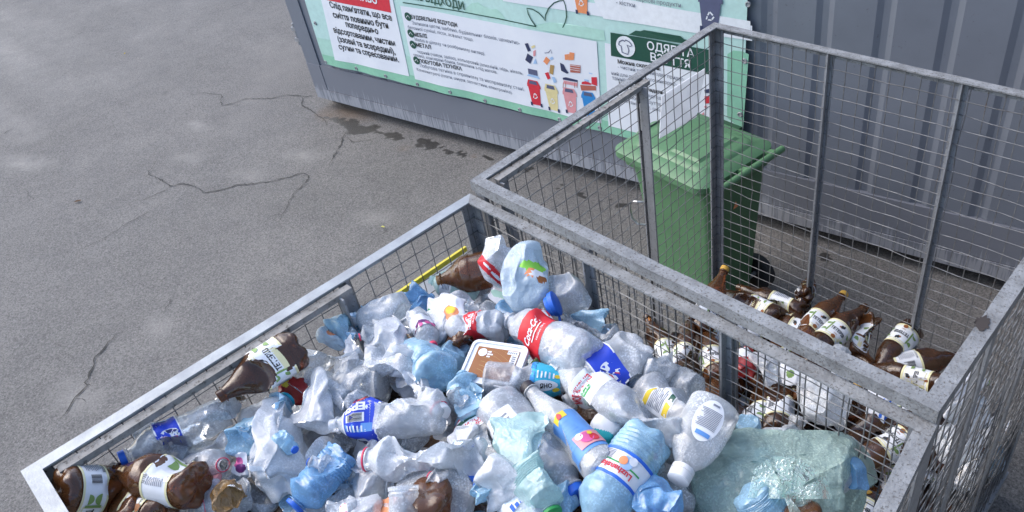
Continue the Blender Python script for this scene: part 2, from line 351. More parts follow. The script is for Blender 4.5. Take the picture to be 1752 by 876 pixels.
    crack([(292,511),(282,530)], .009)
    crack([(136,429),(180,406),(221,380),(267,357)], .006)
    crack([(45,325),(58,342)], .008); crack([(0,232),(22,220)], .008); crack([(200,178),(225,172)], .005)
build_ground()

def leaf(px, py, size, mat, label, ang, cat='leaf'):
    P = at(px, py, .004); V = []; 
    for k in range(10):
        th = 2*math.pi*k/10; r = size*(1 if k % 2 else .72)
        x, y = r*math.cos(th), .45*r*math.sin(th); c, s = math.cos(ang), math.sin(ang)
        V.append((c*x - s*y, s*x + c*y, .003 + abs(math.sin(th))*.006))
    V = [(0, 0, .001)] + V
    o = mesh_obj('fallen_leaf', V, [(0, 1+k, 1+(k+1) % 10) for k in range(10)], mat, smooth=0); o.location = P; tag(o, label, cat)
flat('leafbrown', (.10, .055, .03), .8); flat('leafyellow', (.42, .40, .10), .7)
leaf(133, 345, .032, M['leafbrown'], 'small brown curled leaf alone on the open asphalt', 1.0)
leaf(655, 389, .018, M['leafyellow'], 'tiny yellow leaf on the asphalt beside the front cage', .3)
leaf(214, 92, .016, M['lbyellow'], 'tiny bright yellow scrap on pale asphalt at upper left', 2.1, 'scrap')

# ------------------------------------------------------------------ shipping container with the sorting banner
CB = .085                                           # its bottom edge stands this high
ca = at(545, 165, CB); cb_ = at(1720, 478, CB)
CE = (cb_ - ca)[:2]; CE /= np.linalg.norm(CE); CN = np.array([CE[1], -CE[0]]); CANG = math.atan2(CE[1], CE[0])
def cs(px, py, d=0.0):                             # photo pixel -> (along, height) on the container's side, d proud of it
    r = ray(px, py); q = (ca[:2] + CN*d - CAMLOC[:2]) @ CN/(r[:2] @ CN); P = CAMLOC + r*q
    return float((P[:2] - ca[:2]) @ CE), float(P[2])
cont = empty('shipping_container', (ca[0], ca[1], 0), CANG)
tag(cont, 'grey corrugated steel shipping container standing behind the wire cages', 'container')
CL, CH, CW = 6.06, 2.59, 2.44
# local: x along, y inward, z up
mb = MB()                                          # corrugated side, ISO pitch
z0, z1 = .395, CH - .12; dep = .0115; s = .30; pts = [(s, dep)]
PITCH_C = .2765; first = 3.905                     # left edge of a recess, read off the photo
k0 = first - PITCH_C*13
x = k0
prof = [(.16, .0)]
for k in range(21):
    a = k0 + k*PITCH_C
    if a < .25 or a > CL - .3: continue
    prof += [(a - .010, 0), (a + .018, dep), (a + .048, dep), (a + .076, 0)]
prof += [(CL - .16, 0)]
V = []; F = []
zs = np.linspace(z0, z1, 14); rr = random.Random(7)
for zi in zs:
    for (a, d) in prof: V.append((a, d + .012 + noise.noise((a*1.6, zi*1.6, 8))*.007, zi))
n = len(prof)
for j in range(len(zs) - 1):
    for i in range(n - 1): F.append((j*n + i, j*n + i + 1, (j+1)*n + i + 1, (j+1)*n + i))
side = mesh_obj('side_panel', V, F, M['cont'], parent=cont)
mb = MB(); mb.box((0, 0, CB - .0), (.16, .16, CH)); mb.box((.16, .055, .39), (.25, .07, CH - .12)); post_l = mb.obj('corner_post', M['cont'], cont)
mb = MB(); mb.box((CL - .16, 0, CB), (CL, .16, CH)); mb.obj('corner_post', M['cont'], cont)
mb = MB()                                          # bottom rail: plate, lower lip with ragged paint
mb.box((.161, .0, CB + .09), (CL - .161, .05, .394)); mb.box((.0, -.004, CB + .09), (.159, -.0005, .393))
rail = mb.obj('bottom_rail', M['cont_rail'], cont)
mb = MB(); mb.box((.0, -.007, CB), (CL - .161, -.0006, CB + .088)); mb.obj('rail_lip', M['cont_lip'], cont)
mb = MB(); mb.box((.161, 0, CH - .119), (CL - .161, .05, CH)); mb.obj('top_rail', M['cont'], cont)
mb = MB(); mb.box((0, .17, CB + .05), (.03, CW, CH - .02)); mb.box((CL - .03, .17, CB + .05), (CL, CW, CH - .02)); mb.obj('end_wall', M['cont'], cont)
mb = MB(); mb.box((.0, .17, CH - .02), (CL, CW, CH - .001)); mb.obj('roof', M['cont'], cont)
mb = MB(); mb.box((.03, CW - .05, CB + .1), (CL - .03, CW, CH - .021)); mb.obj('far_side_panel', M['cont'], cont)
mb = MB(); mb.box((.05, .055, CB + .01), (CL - .05, CW - .06, CB + .09)); mb.box((.2, .55, .004), (CL - .2, .75, CB + .0098)); mb.obj('floor_frame', M['dark'], cont)
for sx in (.0, CL - .178):                         # corner castings / feet the container stands on
    for sy in (.004, CW - .16):
        mb = MB(); mb.box((sx + .03, sy + .09, 0), (sx + .17, sy + .15, CB - .002)); mb.obj('foot_block', M['dark'], cont)
mb = MB(); hx = cs(499, 45)
mb.lathe([(hx[1] - .16, .016), (hx[1] + .02, .016)], 10, 0, -.025, .02); mb.box((-.05, .0, hx[1] - .13), (-.001, .05, hx[1] - .10)); mb.box((-.05, .0, hx[1] - .04), (-.001, .05, hx[1] - .01))
mb.obj('door_hinge', M['galv_dark'], cont)

# ---- banner
BD = .022                                          # proud of the side
def wav(s, z): return .0035*math.sin(s*5.1 + z*2.0) + .0025*math.sin(s*11 + 1 + z*5) + .004*math.sin(s*17)*min(1, max(0, (.56 - z)/.14))
class Sheet:
    """printed matter on the banner: every piece one thin step above the last, following the cloth's waves"""
    def __init__(s): s.mb = MB(); s.mats = []
    def mi(s, m):
        if m not in s.mats: s.mats.append(m)
        return s.mats.index(m)
    def put(s, pts, F, m, lvl):
        s.mb.add([(p[0], -(BD + wav(*p) + .0018*lvl), p[1]) for p in pts], F, s.mi(m))
    def poly(s, px, m, lvl, raw=False, sub=0):
        q = px if raw else [cs(*p, d=BD) for p in px]
        s.put(q, [tuple(range(len(q)))], m, lvl)
    def quad(s, c4, m, lvl, n=24, k=8, raw=False):   # TL TR BR BL
        q = [np.array(p if raw else cs(*p, d=BD)) for p in c4]; P = []
        for j in range(k+1):
            for i in range(n+1):
                a, b = i/n, j/k
                P.append(tuple((q[3]*(1-a) + q[2]*a)*(1-b) + (q[0]*(1-a) + q[1]*a)*b))
        s.put(P, [(j*(n+1)+i, j*(n+1)+i+1, (j+1)*(n+1)+i+1, (j+1)*(n+1)+i) for j in range(k) for i in range(n)], m, lvl)
    def disc(s, c, r, m, lvl, k=20, raw=False, sx=1.0):
        c = c if raw else cs(*c, d=BD)
        s.put([(c[0] + sx*r*math.cos(2*math.pi*i/k), c[1] + r*math.sin(2*math.pi*i/k)) for i in range(k)], [tuple(range(k))], m, lvl)
    def line(s, px, wd, m, lvl, raw=False):
        q = [np.array(p if raw else cs(*p, d=BD)) for p in px]; P = []
        for i, c in enumerate(q):
            d = q[min(i+1, len(q)-1)] - q[max(i-1, 0)]; d = d/(np.linalg.norm(d)+1e-9); n_ = np.array([-d[1], d[0]])*wd/2
            P += [tuple(c + n_), tuple(c - n_)]
        s.put(P, [(2*i, 2*i+1, 2*i+3, 2*i+2) for i in range(len(q)-1)], m, lvl)
    def text(s, body, pl, pr, m, lvl=3, bold=.0, hs=1.0):
        a, b = np.array(cs(*pl, d=BD)), np.array(cs(*pr, d=BD)); V, F = text_mesh(body, bold)
        x0, x1 = V[:, 0].min(), V[:, 0].max(); k = (b[0] - a[0])/(x1 - x0); sl = (b[1] - a[1])/(b[0] - a[0])
        s.put([(a[0] + (v[0]-x0)*k, a[1] + sl*(v[0]-x0)*k + v[1]*k*hs) for v in V], F, m, lvl)
    def done(s, name, parent, label=None):
        o = s.mb.obj(name, s.mats, parent)
        if label: o['label'] = label
        return o
ban = empty('recycling_banner', (ca[0], ca[1], 0), CANG)
tag(ban, 'green and white printed waste sorting banner fixed along the grey container side', 'banner')
bl = cs(556, 109, BD); br = cs(1268, 284, BD); top = 1.95
sh = Sheet(); lx = cs(527, 0, BD)[0]; rx = br[0] + .03
sh.quad([(bl[0] + .04, top), (rx, top), (br[0], br[1]), bl], M['mint'], 0, 60, 30, raw=True)
zmid = .60
sh.quad([(bl[0] + .012, zmid + .06), (br[0] + .012, zmid + .06), (br[0], br[1] + .001), (bl[0] + .001, bl[1] + .001)], M['palegreen'], .5, 60, 4, raw=True)
sh.quad([(bl[0] + .006, bl[1] + .085), (br[0] + .002, br[1] + .085), (br[0], br[1] + .002), (bl[0] + .002, bl[1] + .002)], M['midgreen'], 1, 60, 3, raw=True)
# hills and trees of the print
sh.poly([(797,14),(806,6),(818,4),(826,10),(840,16),(850,15),(858,22),(866,33),(795,20)], M['palegreen'], 1)
sh.poly([(918,42),(940,38),(970,41),(1000,46),(1033,52),(1036,70),(1021,70),(900,46)], M['palegreen'], .8)
sh.poly([(1245,92),(1255,86),(1270,88),(1281,93),(1272,222),(1245,200)], M['midgreen'], .8)
sh.line([(690,3.8),(780,18),(850,31),(910,43),(918,44.6)], .007, M['dkgreen'], 1.5)
sh.line([(870 + x/7.96, y/7.96) for x, y in [(385,355),(320,260),(280,180),(262,105),(340,120),(420,170),(480,235),(505,280),(510,200),(550,110),(620,40),(690,12),(750,5),(775,70),(785,140),(790,230),(770,310),(725,410)]], .007, M['dkgreen'], 2.5)
sh.text('ІНШІ ВІДХОДИ', (690, -5), (796, 16.3), M['dkgreen'], 3, .02)
sh.done('banner_sheet', ban)
RCY = [[(-.5,-.9),(.35,-.9),(.35,-.62),(-.32,-.62)], [(.55,-.75),(1.0,-.1),(.72,.06),(.32,-.5)], [(.75,.35),(.05,1.0),(-.12,.72),(.5,.12)], [(-.25,.9),(-.62,.2),(-.36,.08),(-.02,.68)], [(-.72,0),(-.95,-.72),(-.64,-.72),(-.46,-.08)]]
def draw_bin(sh, px0, px1, py0, py1, m, ml, lvl=3):
    c = cs((px0+px1)/2, (py0+py1)/2, BD); w_ = (cs(px1, (py0+py1)/2, BD)[0] - cs(px0, (py0+py1)/2, BD)[0])*.46; h_ = (cs((px0+px1)/2, py0, BD)[1] - cs((px0+px1)/2, py1, BD)[1])*.5
    P = lambda x, y: (c[0] + x*w_, c[1] + y*h_)
    sh.poly([P(-.66,-.93), P(.62,-.93), P(.9,.5), P(-.9,.5)], m, lvl, True)
    sh.poly([P(-1,.42), P(1.05,.42), P(1.0,.62), P(.7,.98), P(-.7,.98), P(-.98,.62)], ml, lvl + .4, True)
    sh.poly([P(-.62,.66), P(.62,.66), P(.5,.92), P(-.5,.92)], M['slate'] if ml is not M['slate'] else M['navy'], lvl + .8, True)
    for x in (-.72, .72): sh.poly([P(x-.14,-1.02), P(x+.14,-1.02), P(x+.14,-.74), P(x-.14,-.74)], M['navy'], lvl + .8, True)
    for q in RCY: sh.poly([P(.38*a, -.22 + .24*b) for a, b in q], M['lblwhite'], lvl + .8, True)
# left panel
sh = Sheet(); tl = cs(546, -12, BD)
sh.quad([(545,-16),(672,7-16),(701,130),(574,102)], M['white'], 2, 14, 8)
sh.quad([(548,-14),(666,11-22),(671,21),(559,0)], M['red'], 2.7, 10, 3)
sh.text('ВАЖЛИВО', (583, -8), (648, 6.3), M['lblwhite'], 4, .03)
for a, l, r in [("Слід пам'ятати, що все", (565.6,12.6), (672.9,34.9)), ('сміття повинно бути', (570.8,29.7), (666.2,48.2)), ('попередньо', (593,45.6), (649,57.9)), ('відсортованим, чистим', (572,55.6), (678,78.6)), ('(ззовні та всередині),', (579,71), (678,92.7)), ('сухим та спресованим.', (581,83.8), (684,106))]:
    sh.text(a, l, r, M['ink'], 3, .025, 1.1)
sh.done('info_panel', ban, 'white panel of bold black text under a red heading')
# middle panel
sh = Sheet(); sh.quad([(686,9),(1021,71),(1029,211),(711,135)], M['white'], 2, 30, 8)
for a, l, r in [('БУДІВЕЛЬНІ ВІДХОДИ', (705,30.8), (783,45.8)), ('МЕБЛІ', (710,60.9), (732,64.6)), ('МЕТАЛ', (713.9,78.5), (739,83.4)), ('ПОБУТОВА ТЕХНІКА', (719.5,105.8), (791,120.8))]:
    sh.text(a, l, r, M['ink'], 3, .03)
for a, l, r in [('Залишки цегли, щебеню, будівельних блоків, цементно-', (707,40.8), (891,76)), ('бетонної суміші, пісок, асфальт тощо.', (700,47.7), (811,70.3)), ('Меблі в цілому чи розібраному вигляді.', (712,68.8), (831,94.2)),
                ('чорний (чавун, залізо), кольоровий (алюміній, мідь, нікель,', (716.4,89.4), (896,127.7)), ('олово), консервні банки, бляшанки з-під напоїв.', (709.5,94.8), (852,125.9)),
                ('Побутова техніка в справному та несправному стані.', (720.8,113.3), (898,155.4)), ('Комплектуючі (плати, шнури, запчастини, електроніка).', (715,120), (877.8,160.4))]:
    sh.text(a, l, r, M['greyink'], 3, .004)
for p in [(699.4,27.6), (704.4,56.3), (708,75.4), (713.9,102.4)]:
    sh.disc(p, .030, M['dkgreen'], 3); q = cs(*p, d=BD); sh.line([(q[0]-.016, q[1]-.006), (q[0]+.004, q[1]+.010), (q[0]+.016, q[1]-.008)], .004, M['lblwhite'], 4, True)
draw_bin(sh, 904, 928, 137, 180, M['red'], M['red']); draw_bin(sh, 934, 958.5, 144, 189, M['beige'], M['beige']); draw_bin(sh, 965, 990, 150, 193, M['pink'], M['pink']); draw_bin(sh, 996, 1021, 157, 199, M['skyblue'], M['skyblue'])
Z4 = lambda L: [(880 + x/6.26, 60 + y/6.26) for x, y in L]
for L, m in [([(120,85),(155,78),(187,160),(155,172)],'navy'),([(190,115),(225,98),(236,120),(200,138)],'beige'),([(212,165),(240,150),(236,215),(214,222)],'pink'),([(123,262),(150,190),(210,230),(180,303)],'navy'),([(210,300),(235,240),(255,300)],'paperblue'),
             ([(150,352),(252,372),(258,432),(158,410)],'slate'),([(140,430),(158,412),(260,434),(285,466)],'paperblue'),([(320,275),(350,222),(393,260),(360,312)],'orange'),([(388,240),(415,222),(430,245),(400,262)],'paperblue'),([(385,400),(395,310),(438,318),(425,418)],'gold'),
             ([(337,400),(375,388),(397,455),(368,470)],'red'),([(410,440),(440,440),(465,490),(435,508)],'paperblue'),([(543,205),(590,200),(585,260),(548,262)],'orange'),([(595,180),(645,190),(640,265),(585,265)],'orange'),([(497,290),(535,310),(560,360),(590,400),(570,408),(510,375)],'navy'),
             ([(600,308),(712,325),(710,405),(605,395)],'brick'),([(528,450),(560,445),(685,480),(680,500),(530,470)],'navy'),([(535,478),(680,510),(680,545),(540,512)],'pink'),([(710,530),(875,545),(878,592),(722,590)],'brick'),([(725,500),(770,490),(830,520),(820,532),(725,522)],'red'),
             ([(825,450),(885,450),(888,545),(830,525)],'red'),([(750,470),(800,480),(790,505),(755,500)],'paperblue'),([(800,400),(840,412),(835,420),(800,410)],'paperblue')]:
    sh.poly(Z4(L), M[m], 3)
sh.line(Z4([(335,185),(375,180),(400,150),(410,190)]), .004, M['slate'], 3)
for y in (335, 360, 382): sh.line(Z4([(603,y-20),(711,y)]), .003, M['lblwhite'], 4)
for x in (535, 560, 655, 680): sh.line(Z4([(x,500),(x-3,560)]), .004, M['brick'], 3)
sh.done('info_panel', ban, 'white panel listing other waste with small coloured bins')
# clothes and shoes panel
sh = Sheet(); sh.quad([(1035,73),(1222,112),(1214,258),(1041,215)], M['white'], 2, 20, 8)
sh.quad([(1045,55),(1221,85),(1221,127),(1046,95)], M['dkgreen'], 2.8, 16, 4)
sh.poly([(1076,59),(1088,52),(1096,53),(1102,51),(1166,60.5),(1171.5,66),(1178,67),(1189,76)], M['dkgreen'], 2.8)
sh.disc((1071,79), .062, M['lblwhite'], 4, 28)
q = cs(1071, 79, BD); sh.line([(q[0]+.062*a, q[1]+.062*b) for a, b in [(-.2,.62),(-.6,.4),(-.7,.1),(-.45,.0),(-.4,-.6),(.2,-.72),(.35,-.3),(.2,.2),(.5,.1),(.72,.2),(.5,.5),(.1,.66),(-.05,.5),(-.2,.62)]], .006, M['slate'], 5, True)
sh.text('ОДЯГ ТА', (1108,84), (1190,97.5), M['lblwhite'], 4, .016); sh.text('ВЗУТТЯ', (1114,103.4), (1183.5,116), M['lblwhite'], 4, .016)
sh.text('Можна складати:', (1058,107.4), (1130.5,120), M['ink'], 4, .025); sh.text('Не можна складати:', (1060,144), (1136,161), M['ink'], 4, .025)
for a, l, r in [('- чистий та цілий одяг придат-', (1058,115.7), (1172,138)), ('ний для повторного викорис-', (1047,126.8), (1159,146.5)), ('тання', (1048,135.4), (1071,139)), ('- забруднені відходи', (1062,154), (1136,171)), ('та мокре взуття', (1068,166), (1131,181)), ('- брудний одяг, речі', (1064,172), (1131,191))]:
    sh.text(a, l, r, M['greyink'], 4, .004)
for L, m in [([(1207,152),(1216,150),(1217,157),(1208,158)],'navy'),([(1207,163),(1220,162),(1220,174),(1208,176)],'red'),([(1197,197),(1206,190),(1206,196)],'pink'),([(1206,180),(1211,179),(1209,187)],'pink')]: sh.poly([p for p in L], M[m], 4)
sh.done('info_panel', ban, 'white panel about clothes and shoes with dark green heading')
# upper right panel
sh = Sheet(); sh.quad([(858,-18),(1287,62-18),(1287,70),(862,1)], M['white'], 1.6, 40, 4)
sh.quad([(1010,-12),(1284,50-14),(1284,69),(1033,31.5)], M['lblwhite'], 2.2, 30, 4)
sh.text('- кістки', (1055,6.3), (1087,12.3), M['greyink'], 4, .006); sh.text('харчові продукти', (1089,.7), (1167,11), M['greyink'], 4, .006)
draw_bin(sh, 980, 1009, -26, 24, M['orange'], M['orange'], 3); draw_bin(sh, 1194, 1238, -16, 54, M['slate'], M['slate'], 3)
sh.done('info_panel', ban, 'upper white panel with an orange and a grey bin')
for p in [(540,39.5),(557.7,106),(608.7,117.5),(660,130),(714.6,144),(771,156.7),(830,172.3),(890,187.5),(958,204),(1026,219),(1090,235),(1280,7.5),(1274,104.5),(1267,195)]:
    s_, z_ = cs(*p, d=BD); mb = MB(); k = 14; y0 = -(BD + wav(s_, z_))
    for (ra, rb) in ((.007, .016),):
        V = []
        for i in range(k):
            c_, n_ = math.cos(2*math.pi*i/k), math.sin(2*math.pi*i/k)
            V += [(s_ + ra*c_, y0 - .004, z_ + ra*n_), (s_ + .5*(ra+rb)*c_, y0 - .007, z_ + .5*(ra+rb)*n_), (s_ + rb*c_, y0 - .0025, z_ + rb*n_)]
        F = []
        for i in range(k):
            j = (i+1) % k; F += [(3*i, 3*j, 3*j+1, 3*i+1), (3*i+1, 3*j+1, 3*j+2, 3*i+2)]
        F.append(tuple(3*i for i in range(k)))
        mb.add(V, F)
    mb.obj('eyelet', M['galv_dark'], ban, smooth=40)

# ------------------------------------------------------------------ wheelie bin (handle and wheels towards +X)
def build_bin():
    A = at(1238, 334, .895); B = at(1341, 266, .90); rz = math.atan2(B[1]-A[1], B[0]-A[0]) - math.pi/2
    D, Wd, Hb = .50, .46, .84                      # body depth (x), width (y), height to rim
    root = empty('wheelie_bin', (A[0] - .05, A[1], 0), rz + math.radians(1))
    tag(root, 'green two wheeled bin with closed lid standing between cage and container', 'wheelie bin')
    # local: handle axis along y at x = 0, body towards -x; y from 0 to .50
    def ringpts(x0, x1, y0, y1, r, z, k=6):
        P = []
        for cx, cy, a0 in ((x1-r, y1-r, 0), (x0+r, y1-r, 90), (x0+r, y0+r, 180), (x1-r, y0+r, 270)):
            for i in range(k+1):
                th = math.radians(a0 + 90*i/k); P.append((cx + r*math.cos(th), cy + r*math.sin(th), z))
        return P
    def loft(rings, m, name, par, caps=(True, True), smooth=35):
        mb = MB(); V = []; n = len(rings[0])
        for R_ in rings: V += R_
        F = [(i*n + j, i*n + (j+1) % n, (i+1)*n + (j+1) % n, (i+1)*n + j) for i in range(len(rings)-1) for j in range(n)]
        if caps[0]: F.append(tuple(range(n))[::-1])
        if caps[1]: F.append(tuple(range((len(rings)-1)*n, len(rings)*n)))
        mb.add(V, F); return mb.obj(name, m, par, smooth)
    xr = -.055                                     # rear face of the body
    body = loft([ringpts(xr - .42, xr - .03, .085, .395, .04, .06), ringpts(xr - .45, xr - .02, .07, .41, .045, .25), ringpts(xr - .50, xr - .005, .04, .44, .05, .70), ringpts(xr - .52, xr, .03, .45, .05, .80),
                 ringpts(xr - .52, xr, .03, .45, .05, .80), ringpts(xr - .55, xr + .012, .008, .472, .055, .805), ringpts(xr - .555, xr + .015, .005, .475, .055, .855), ringpts(xr - .545, xr + .01, .012, .468, .05, .858)], M['bin'], 'body', root)
    # lid: skirt, shoulder, raised field with a shallow step
    lid = loft([ringpts(xr - .58, xr + .0, -.012, .492, .06, .838), ringpts(xr - .592, xr + .006, -.020, .500, .065, .848), ringpts(xr - .592, xr + .006, -.020, .500, .065, .878), ringpts(xr - .56, xr - .02, .012, .468, .06, .897),
                ringpts(xr - .52, xr - .05, .055, .425, .05, .902), ringpts(xr - .505, xr - .06, .065, .415, .045, .912), ringpts(xr - .47, xr - .075, .085, .395, .04, .918)], M['bin_lid'], 'lid', root)
    mb = MB()                                      # step across the lid
    mb.hexa([(xr-.30,.10,.918),(xr-.12,.10,.918),(xr-.12,.38,.918),(xr-.30,.38,.918),(xr-.285,.115,.928),(xr-.135,.115,.928),(xr-.135,.365,.928),(xr-.285,.365,.928)]); mb.obj('lid_panel', M['bin_lid'], lid, 30)
    mb = MB(); mb.hexa([(xr-.565,.17,.86),(xr-.61,.17,.86),(xr-.61,.31,.86),(xr-.565,.31,.86),(xr-.555,.18,.905),(xr-.60,.19,.885),(xr-.60,.29,.885),(xr-.555,.30,.905)]); mb.obj('lid_grip', M['bin_lid'], lid)
    mb = MB(); mb.hexa([(xr-.34,.474,.86),(xr-.20,.474,.86),(xr-.20,.515,.86),(xr-.34,.515,.86),(xr-.335,.474,.895),(xr-.205,.474,.895),(xr-.21,.508,.890),(xr-.33,.508,.890)]); mb.obj('side_lug', M['bin_dark'], lid)
    mb = MB(); mb.tube([(0,-.012,.882),(0,.12,.882),(0,.36,.882),(0,.475,.882)], .0165, 14); hd = mb.obj('handle', M['bin'], root, 40)
    mb = MB(); mb.tube([(0,-.0135,.882),(0,-.012,.882)], .011, 12); mb.tube([(0,.475,.882),(0,.4765,.882)], .011, 12); mb.obj('handle_end', M['dark'], hd)
    for y in (.045, .235, .425):                   # hinge arms from rim to handle
        mb = MB(); mb.hexa([(xr-.01,y-.02,.84),(.004,y-.016,.868),(.004,y+.016,.868),(xr-.01,y+.02,.84),(xr-.01,y-.02,.872),(.004,y-.016,.892),(.004,y+.016,.892),(xr-.01,y+.02,.872)]); mb.obj('hinge_arm', M['bin'], hd)
    for y in (.005, .43):
        mb = MB(); k = 22; wh = []
        for yy, r in ((y,.05),(y,.085),(y+.006,.098),(y+.044,.098),(y+.05,.085),(y+.05,.05)): wh.append((yy, r))
        V = []; F = []
        for yy, r in wh:
            for i in range(k): V.append((xr - .045 + r*math.cos(2*math.pi*i/k), yy, .1 + r*math.sin(2*math.pi*i/k)))
        for a in range(len(wh)-1):
            for i in range(k): F.append((a*k+i, (a+1)*k+i, (a+1)*k+(i+1) % k, a*k+(i+1) % k))
        F += [tuple(range(k)), tuple(range((len(wh)-1)*k, len(wh)*k))[::-1]]
        mb.add(V, F); mb.obj('wheel', M['dark'], root, 35)
    mb = MB(); mb.tube([(xr-.045,.02,.1),(xr-.045,.46,.1)], .012, 8); mb.obj('axle', M['steel'], root)
    # bent steel loop on the near side
    mb = MB(); x = xr - .478
    mb.tube([(x+.05,.045,.60),(x+.03,.018,.604),(x-.005,.006,.60),(x-.028,.004,.575),(x-.032,.004,.53),(x-.025,.004,.485),(x+.01,.008,.462),(x+.04,.03,.458),(x+.055,.062,.46)], .0065, 8)
    mb.obj('steel_loop', M['steel'], root, 60)
    mb = MB(); mb.add([(xr-.0045, .20, .66), (xr-.0045, .235, .66), (xr-.0032, .2175, .70)], [(0, 1, 2)]); mb.obj('warning_sticker', M['orange'], root)
build_bin()

# added wall, out of view on the right, keeps the sky off that side
mb = MB(); mb.box((2.9, -1.2, 0), (3.1, 3.2, 3.3)); mb.box((2.88, -1.22, 3.3005), (3.12, 3.22, 3.36))
wl = mb.obj('added_shade_wall', pbr('added_shade_wall_render', (.20, .195, .19), (.15, .145, .14), .9, 0, .3, 3)); tag(wl, 'dark grey wall added out of view on the right to block sky light', 'wall')

# ------------------------------------------------------------------ wire cages
def xy(p): return np.array([p[0], p[1]])
def build_cage(label, C, zt, posts, door_to, seed, matrail, zbot=.10):
    """C = outer corners [back-left, front-left, front-right, back-right] (xy), zt = top of the rail. posts: side -> fractions along the side."""
    rng = random.Random(seed)
    cen = sum(C)/4; root = empty('wire_cage', (cen[0], cen[1], 0)); tag(root, label, 'cage')
    L = lambda p, z: np.array([p[0]-cen[0], p[1]-cen[1], z])
    fl, th, vh = .033, .005, .032                  # flange width, thickness, height of the vertical leg
    names = ['left', 'front', 'right', 'back']; info = {}
    sides = [(1, 0, 'left'), (2, 1, 'front'), (3, 2, 'right'), (0, 3, 'back')]
    dirs = []
    for k in range(4):
        a, b = C[k], C[(k+1) % 4]; dirs.append((b-a)/np.linalg.norm(b-a))
    inn = [np.array([-d[1], d[0]]) for d in dirs]  # inward normals (corners run counter-clockwise)
    def corner(k, off):                            # corner k moved inward by off on both its sides
        n0, n1 = inn[k-1], inn[k]; A = np.array([n0, n1]); return C[k] + np.linalg.solve(A, np.array([off, off]))
    for k, nm in enumerate(['left', 'front', 'right', 'back']):
        a, b = k, (k+1) % 4; mb = MB()
        o0, o1, i0, i1 = C[a], C[b], corner(a, fl), corner(b, fl)
        t0, t1 = corner(a, th), corner(b, th)
        n = 14                                     # top flange, then the outer leg below it, slightly uneven like old steel
        for (p0, p1, q0, q1, zl, zh) in ((o0, o1, i0, i1, zt - th, zt), (o0, o1, t0, t1, zt - vh, zt - th - .0004)):
            V = []; F = []
            for i in range(n+1):
                f = i/n; e = rng.gauss(0, .0007) if 0 < i < n else 0
                for p, z in ((p0 + (p1-p0)*f, zl), (q0 + (q1-q0)*f, zl), (q0 + (q1-q0)*f, zh), (p0 + (p1-p0)*f, zh)): V.append(L(p, z + e))
            for i in range(n):
                for j in range(4): F.append((4*i + j, 4*i + (j+1) % 4, 4*i + 4 + (j+1) % 4, 4*i + 4 + j))
            F += [(3, 2, 1, 0), (4*n, 4*n+1, 4*n+2, 4*n+3)]
            mb.add(V, F)
        mb.obj('top_rail', matrail[k], root)
        mb = MB()                                  # bottom rail
        o0, o1, t0, t1 = C[a], C[b], corner(a, .04), corner(b, .04)
        mb.hexa([L(o0, zbot), L(o1, zbot), L(t1, zbot), L(t0, zbot), L(o0, zbot + .04), L(o1, zbot + .04), L(t1, zbot + .04), L(t0, zbot + .04)]); mb.obj('bottom_rail', M['galv_dark'], root)
    def angle_post(p, ux, uy, name, mat, w=.042, z0=0.0, z1=None, flat_only=False):
        t = .005; poly = [(0, 0), (w, 0), (w, t), (t, t), (t, w), (0, w)]
        if flat_only: poly = [(-w/2, 0), (w/2, 0), (w/2, t), (t/2, t), (t/2, w*.8), (-t/2, w*.8), (-t/2, t), (-w/2, t)]
        mb = MB(); u3 = np.array([*ux, 0]); v3 = np.array([*uy, 0])
        mb.prism(poly, L(p, z0), L(p, (z1 or zt) - th - .0008), u3, v3); return mb.obj(name, mat, root)
    for k in range(4):                             # corner posts
        angle_post(C[k] + inn[k]*.0056 + inn[k-1]*.0056, dirs[k], -dirs[k-1], 'corner_post', M['galv_dark'], .040)
    wires = {}
    for k, nm in enumerate(['left', 'front', 'right', 'back']):
        a, b = C[k], C[(k+1) % 4]; ln = np.linalg.norm(b-a); d = dirs[k]; nI = inn[k]
        for f in posts.get(nm, []):
            angle_post(a + (b-a)*f + nI*.0056, d, nI, 'post', M['galv_dark'], .030, flat_only=True)
        # mesh: vertical wires then horizontal wires, pitch 50 mm, welded inside the posts
        spans = [(.012, ln - .012, zt - .006)]
        if nm == 'left' and door_to:
            spans = [(.012, door_to - .02, zt - .006) if False else (ln - door_to + .0, ln - .012, zt - .006)] if False else spans
        mb = MB(); off = .0105; pitch = .0497; r = .0016
        def wire(p, q, nseg, amp, close=None):
            pts = []
            for i in range(nseg+1):
                g = p + (q-p)*i/nseg
                pts.append(g + (np.array([rng.gauss(0, amp*1.5), rng.gauss(0, amp*1.5), rng.gauss(0, amp*1.2)]) if 0 < i < nseg else 0))
            mb.tube(pts, r, 4)
        for s0, s1, zz in spans:
            m = int((s1 - s0)/pitch)
            for i in range(m+1):
                s = s0 + .015 + i*pitch
                if s > s1: continue
                base = a + d*s + nI*off; bend = rng.gauss(0, .003)
                p = L(base + d*bend, zbot + .02); q = L(base, zz); wire(p, q, 14, .0012)
            nz = int((zz - zbot - .03)/pitch)
            for j in range(nz+1):
                z = zz - .012 - j*pitch
                p = L(a + d*s0 + nI*(off + .0042), z); q = L(b - d*.012 + nI*(off + .0042), z + rng.gauss(0, .002)); wire(p, q, 16, .0014)
        mb.obj('mesh_panel', M['wire'], root)
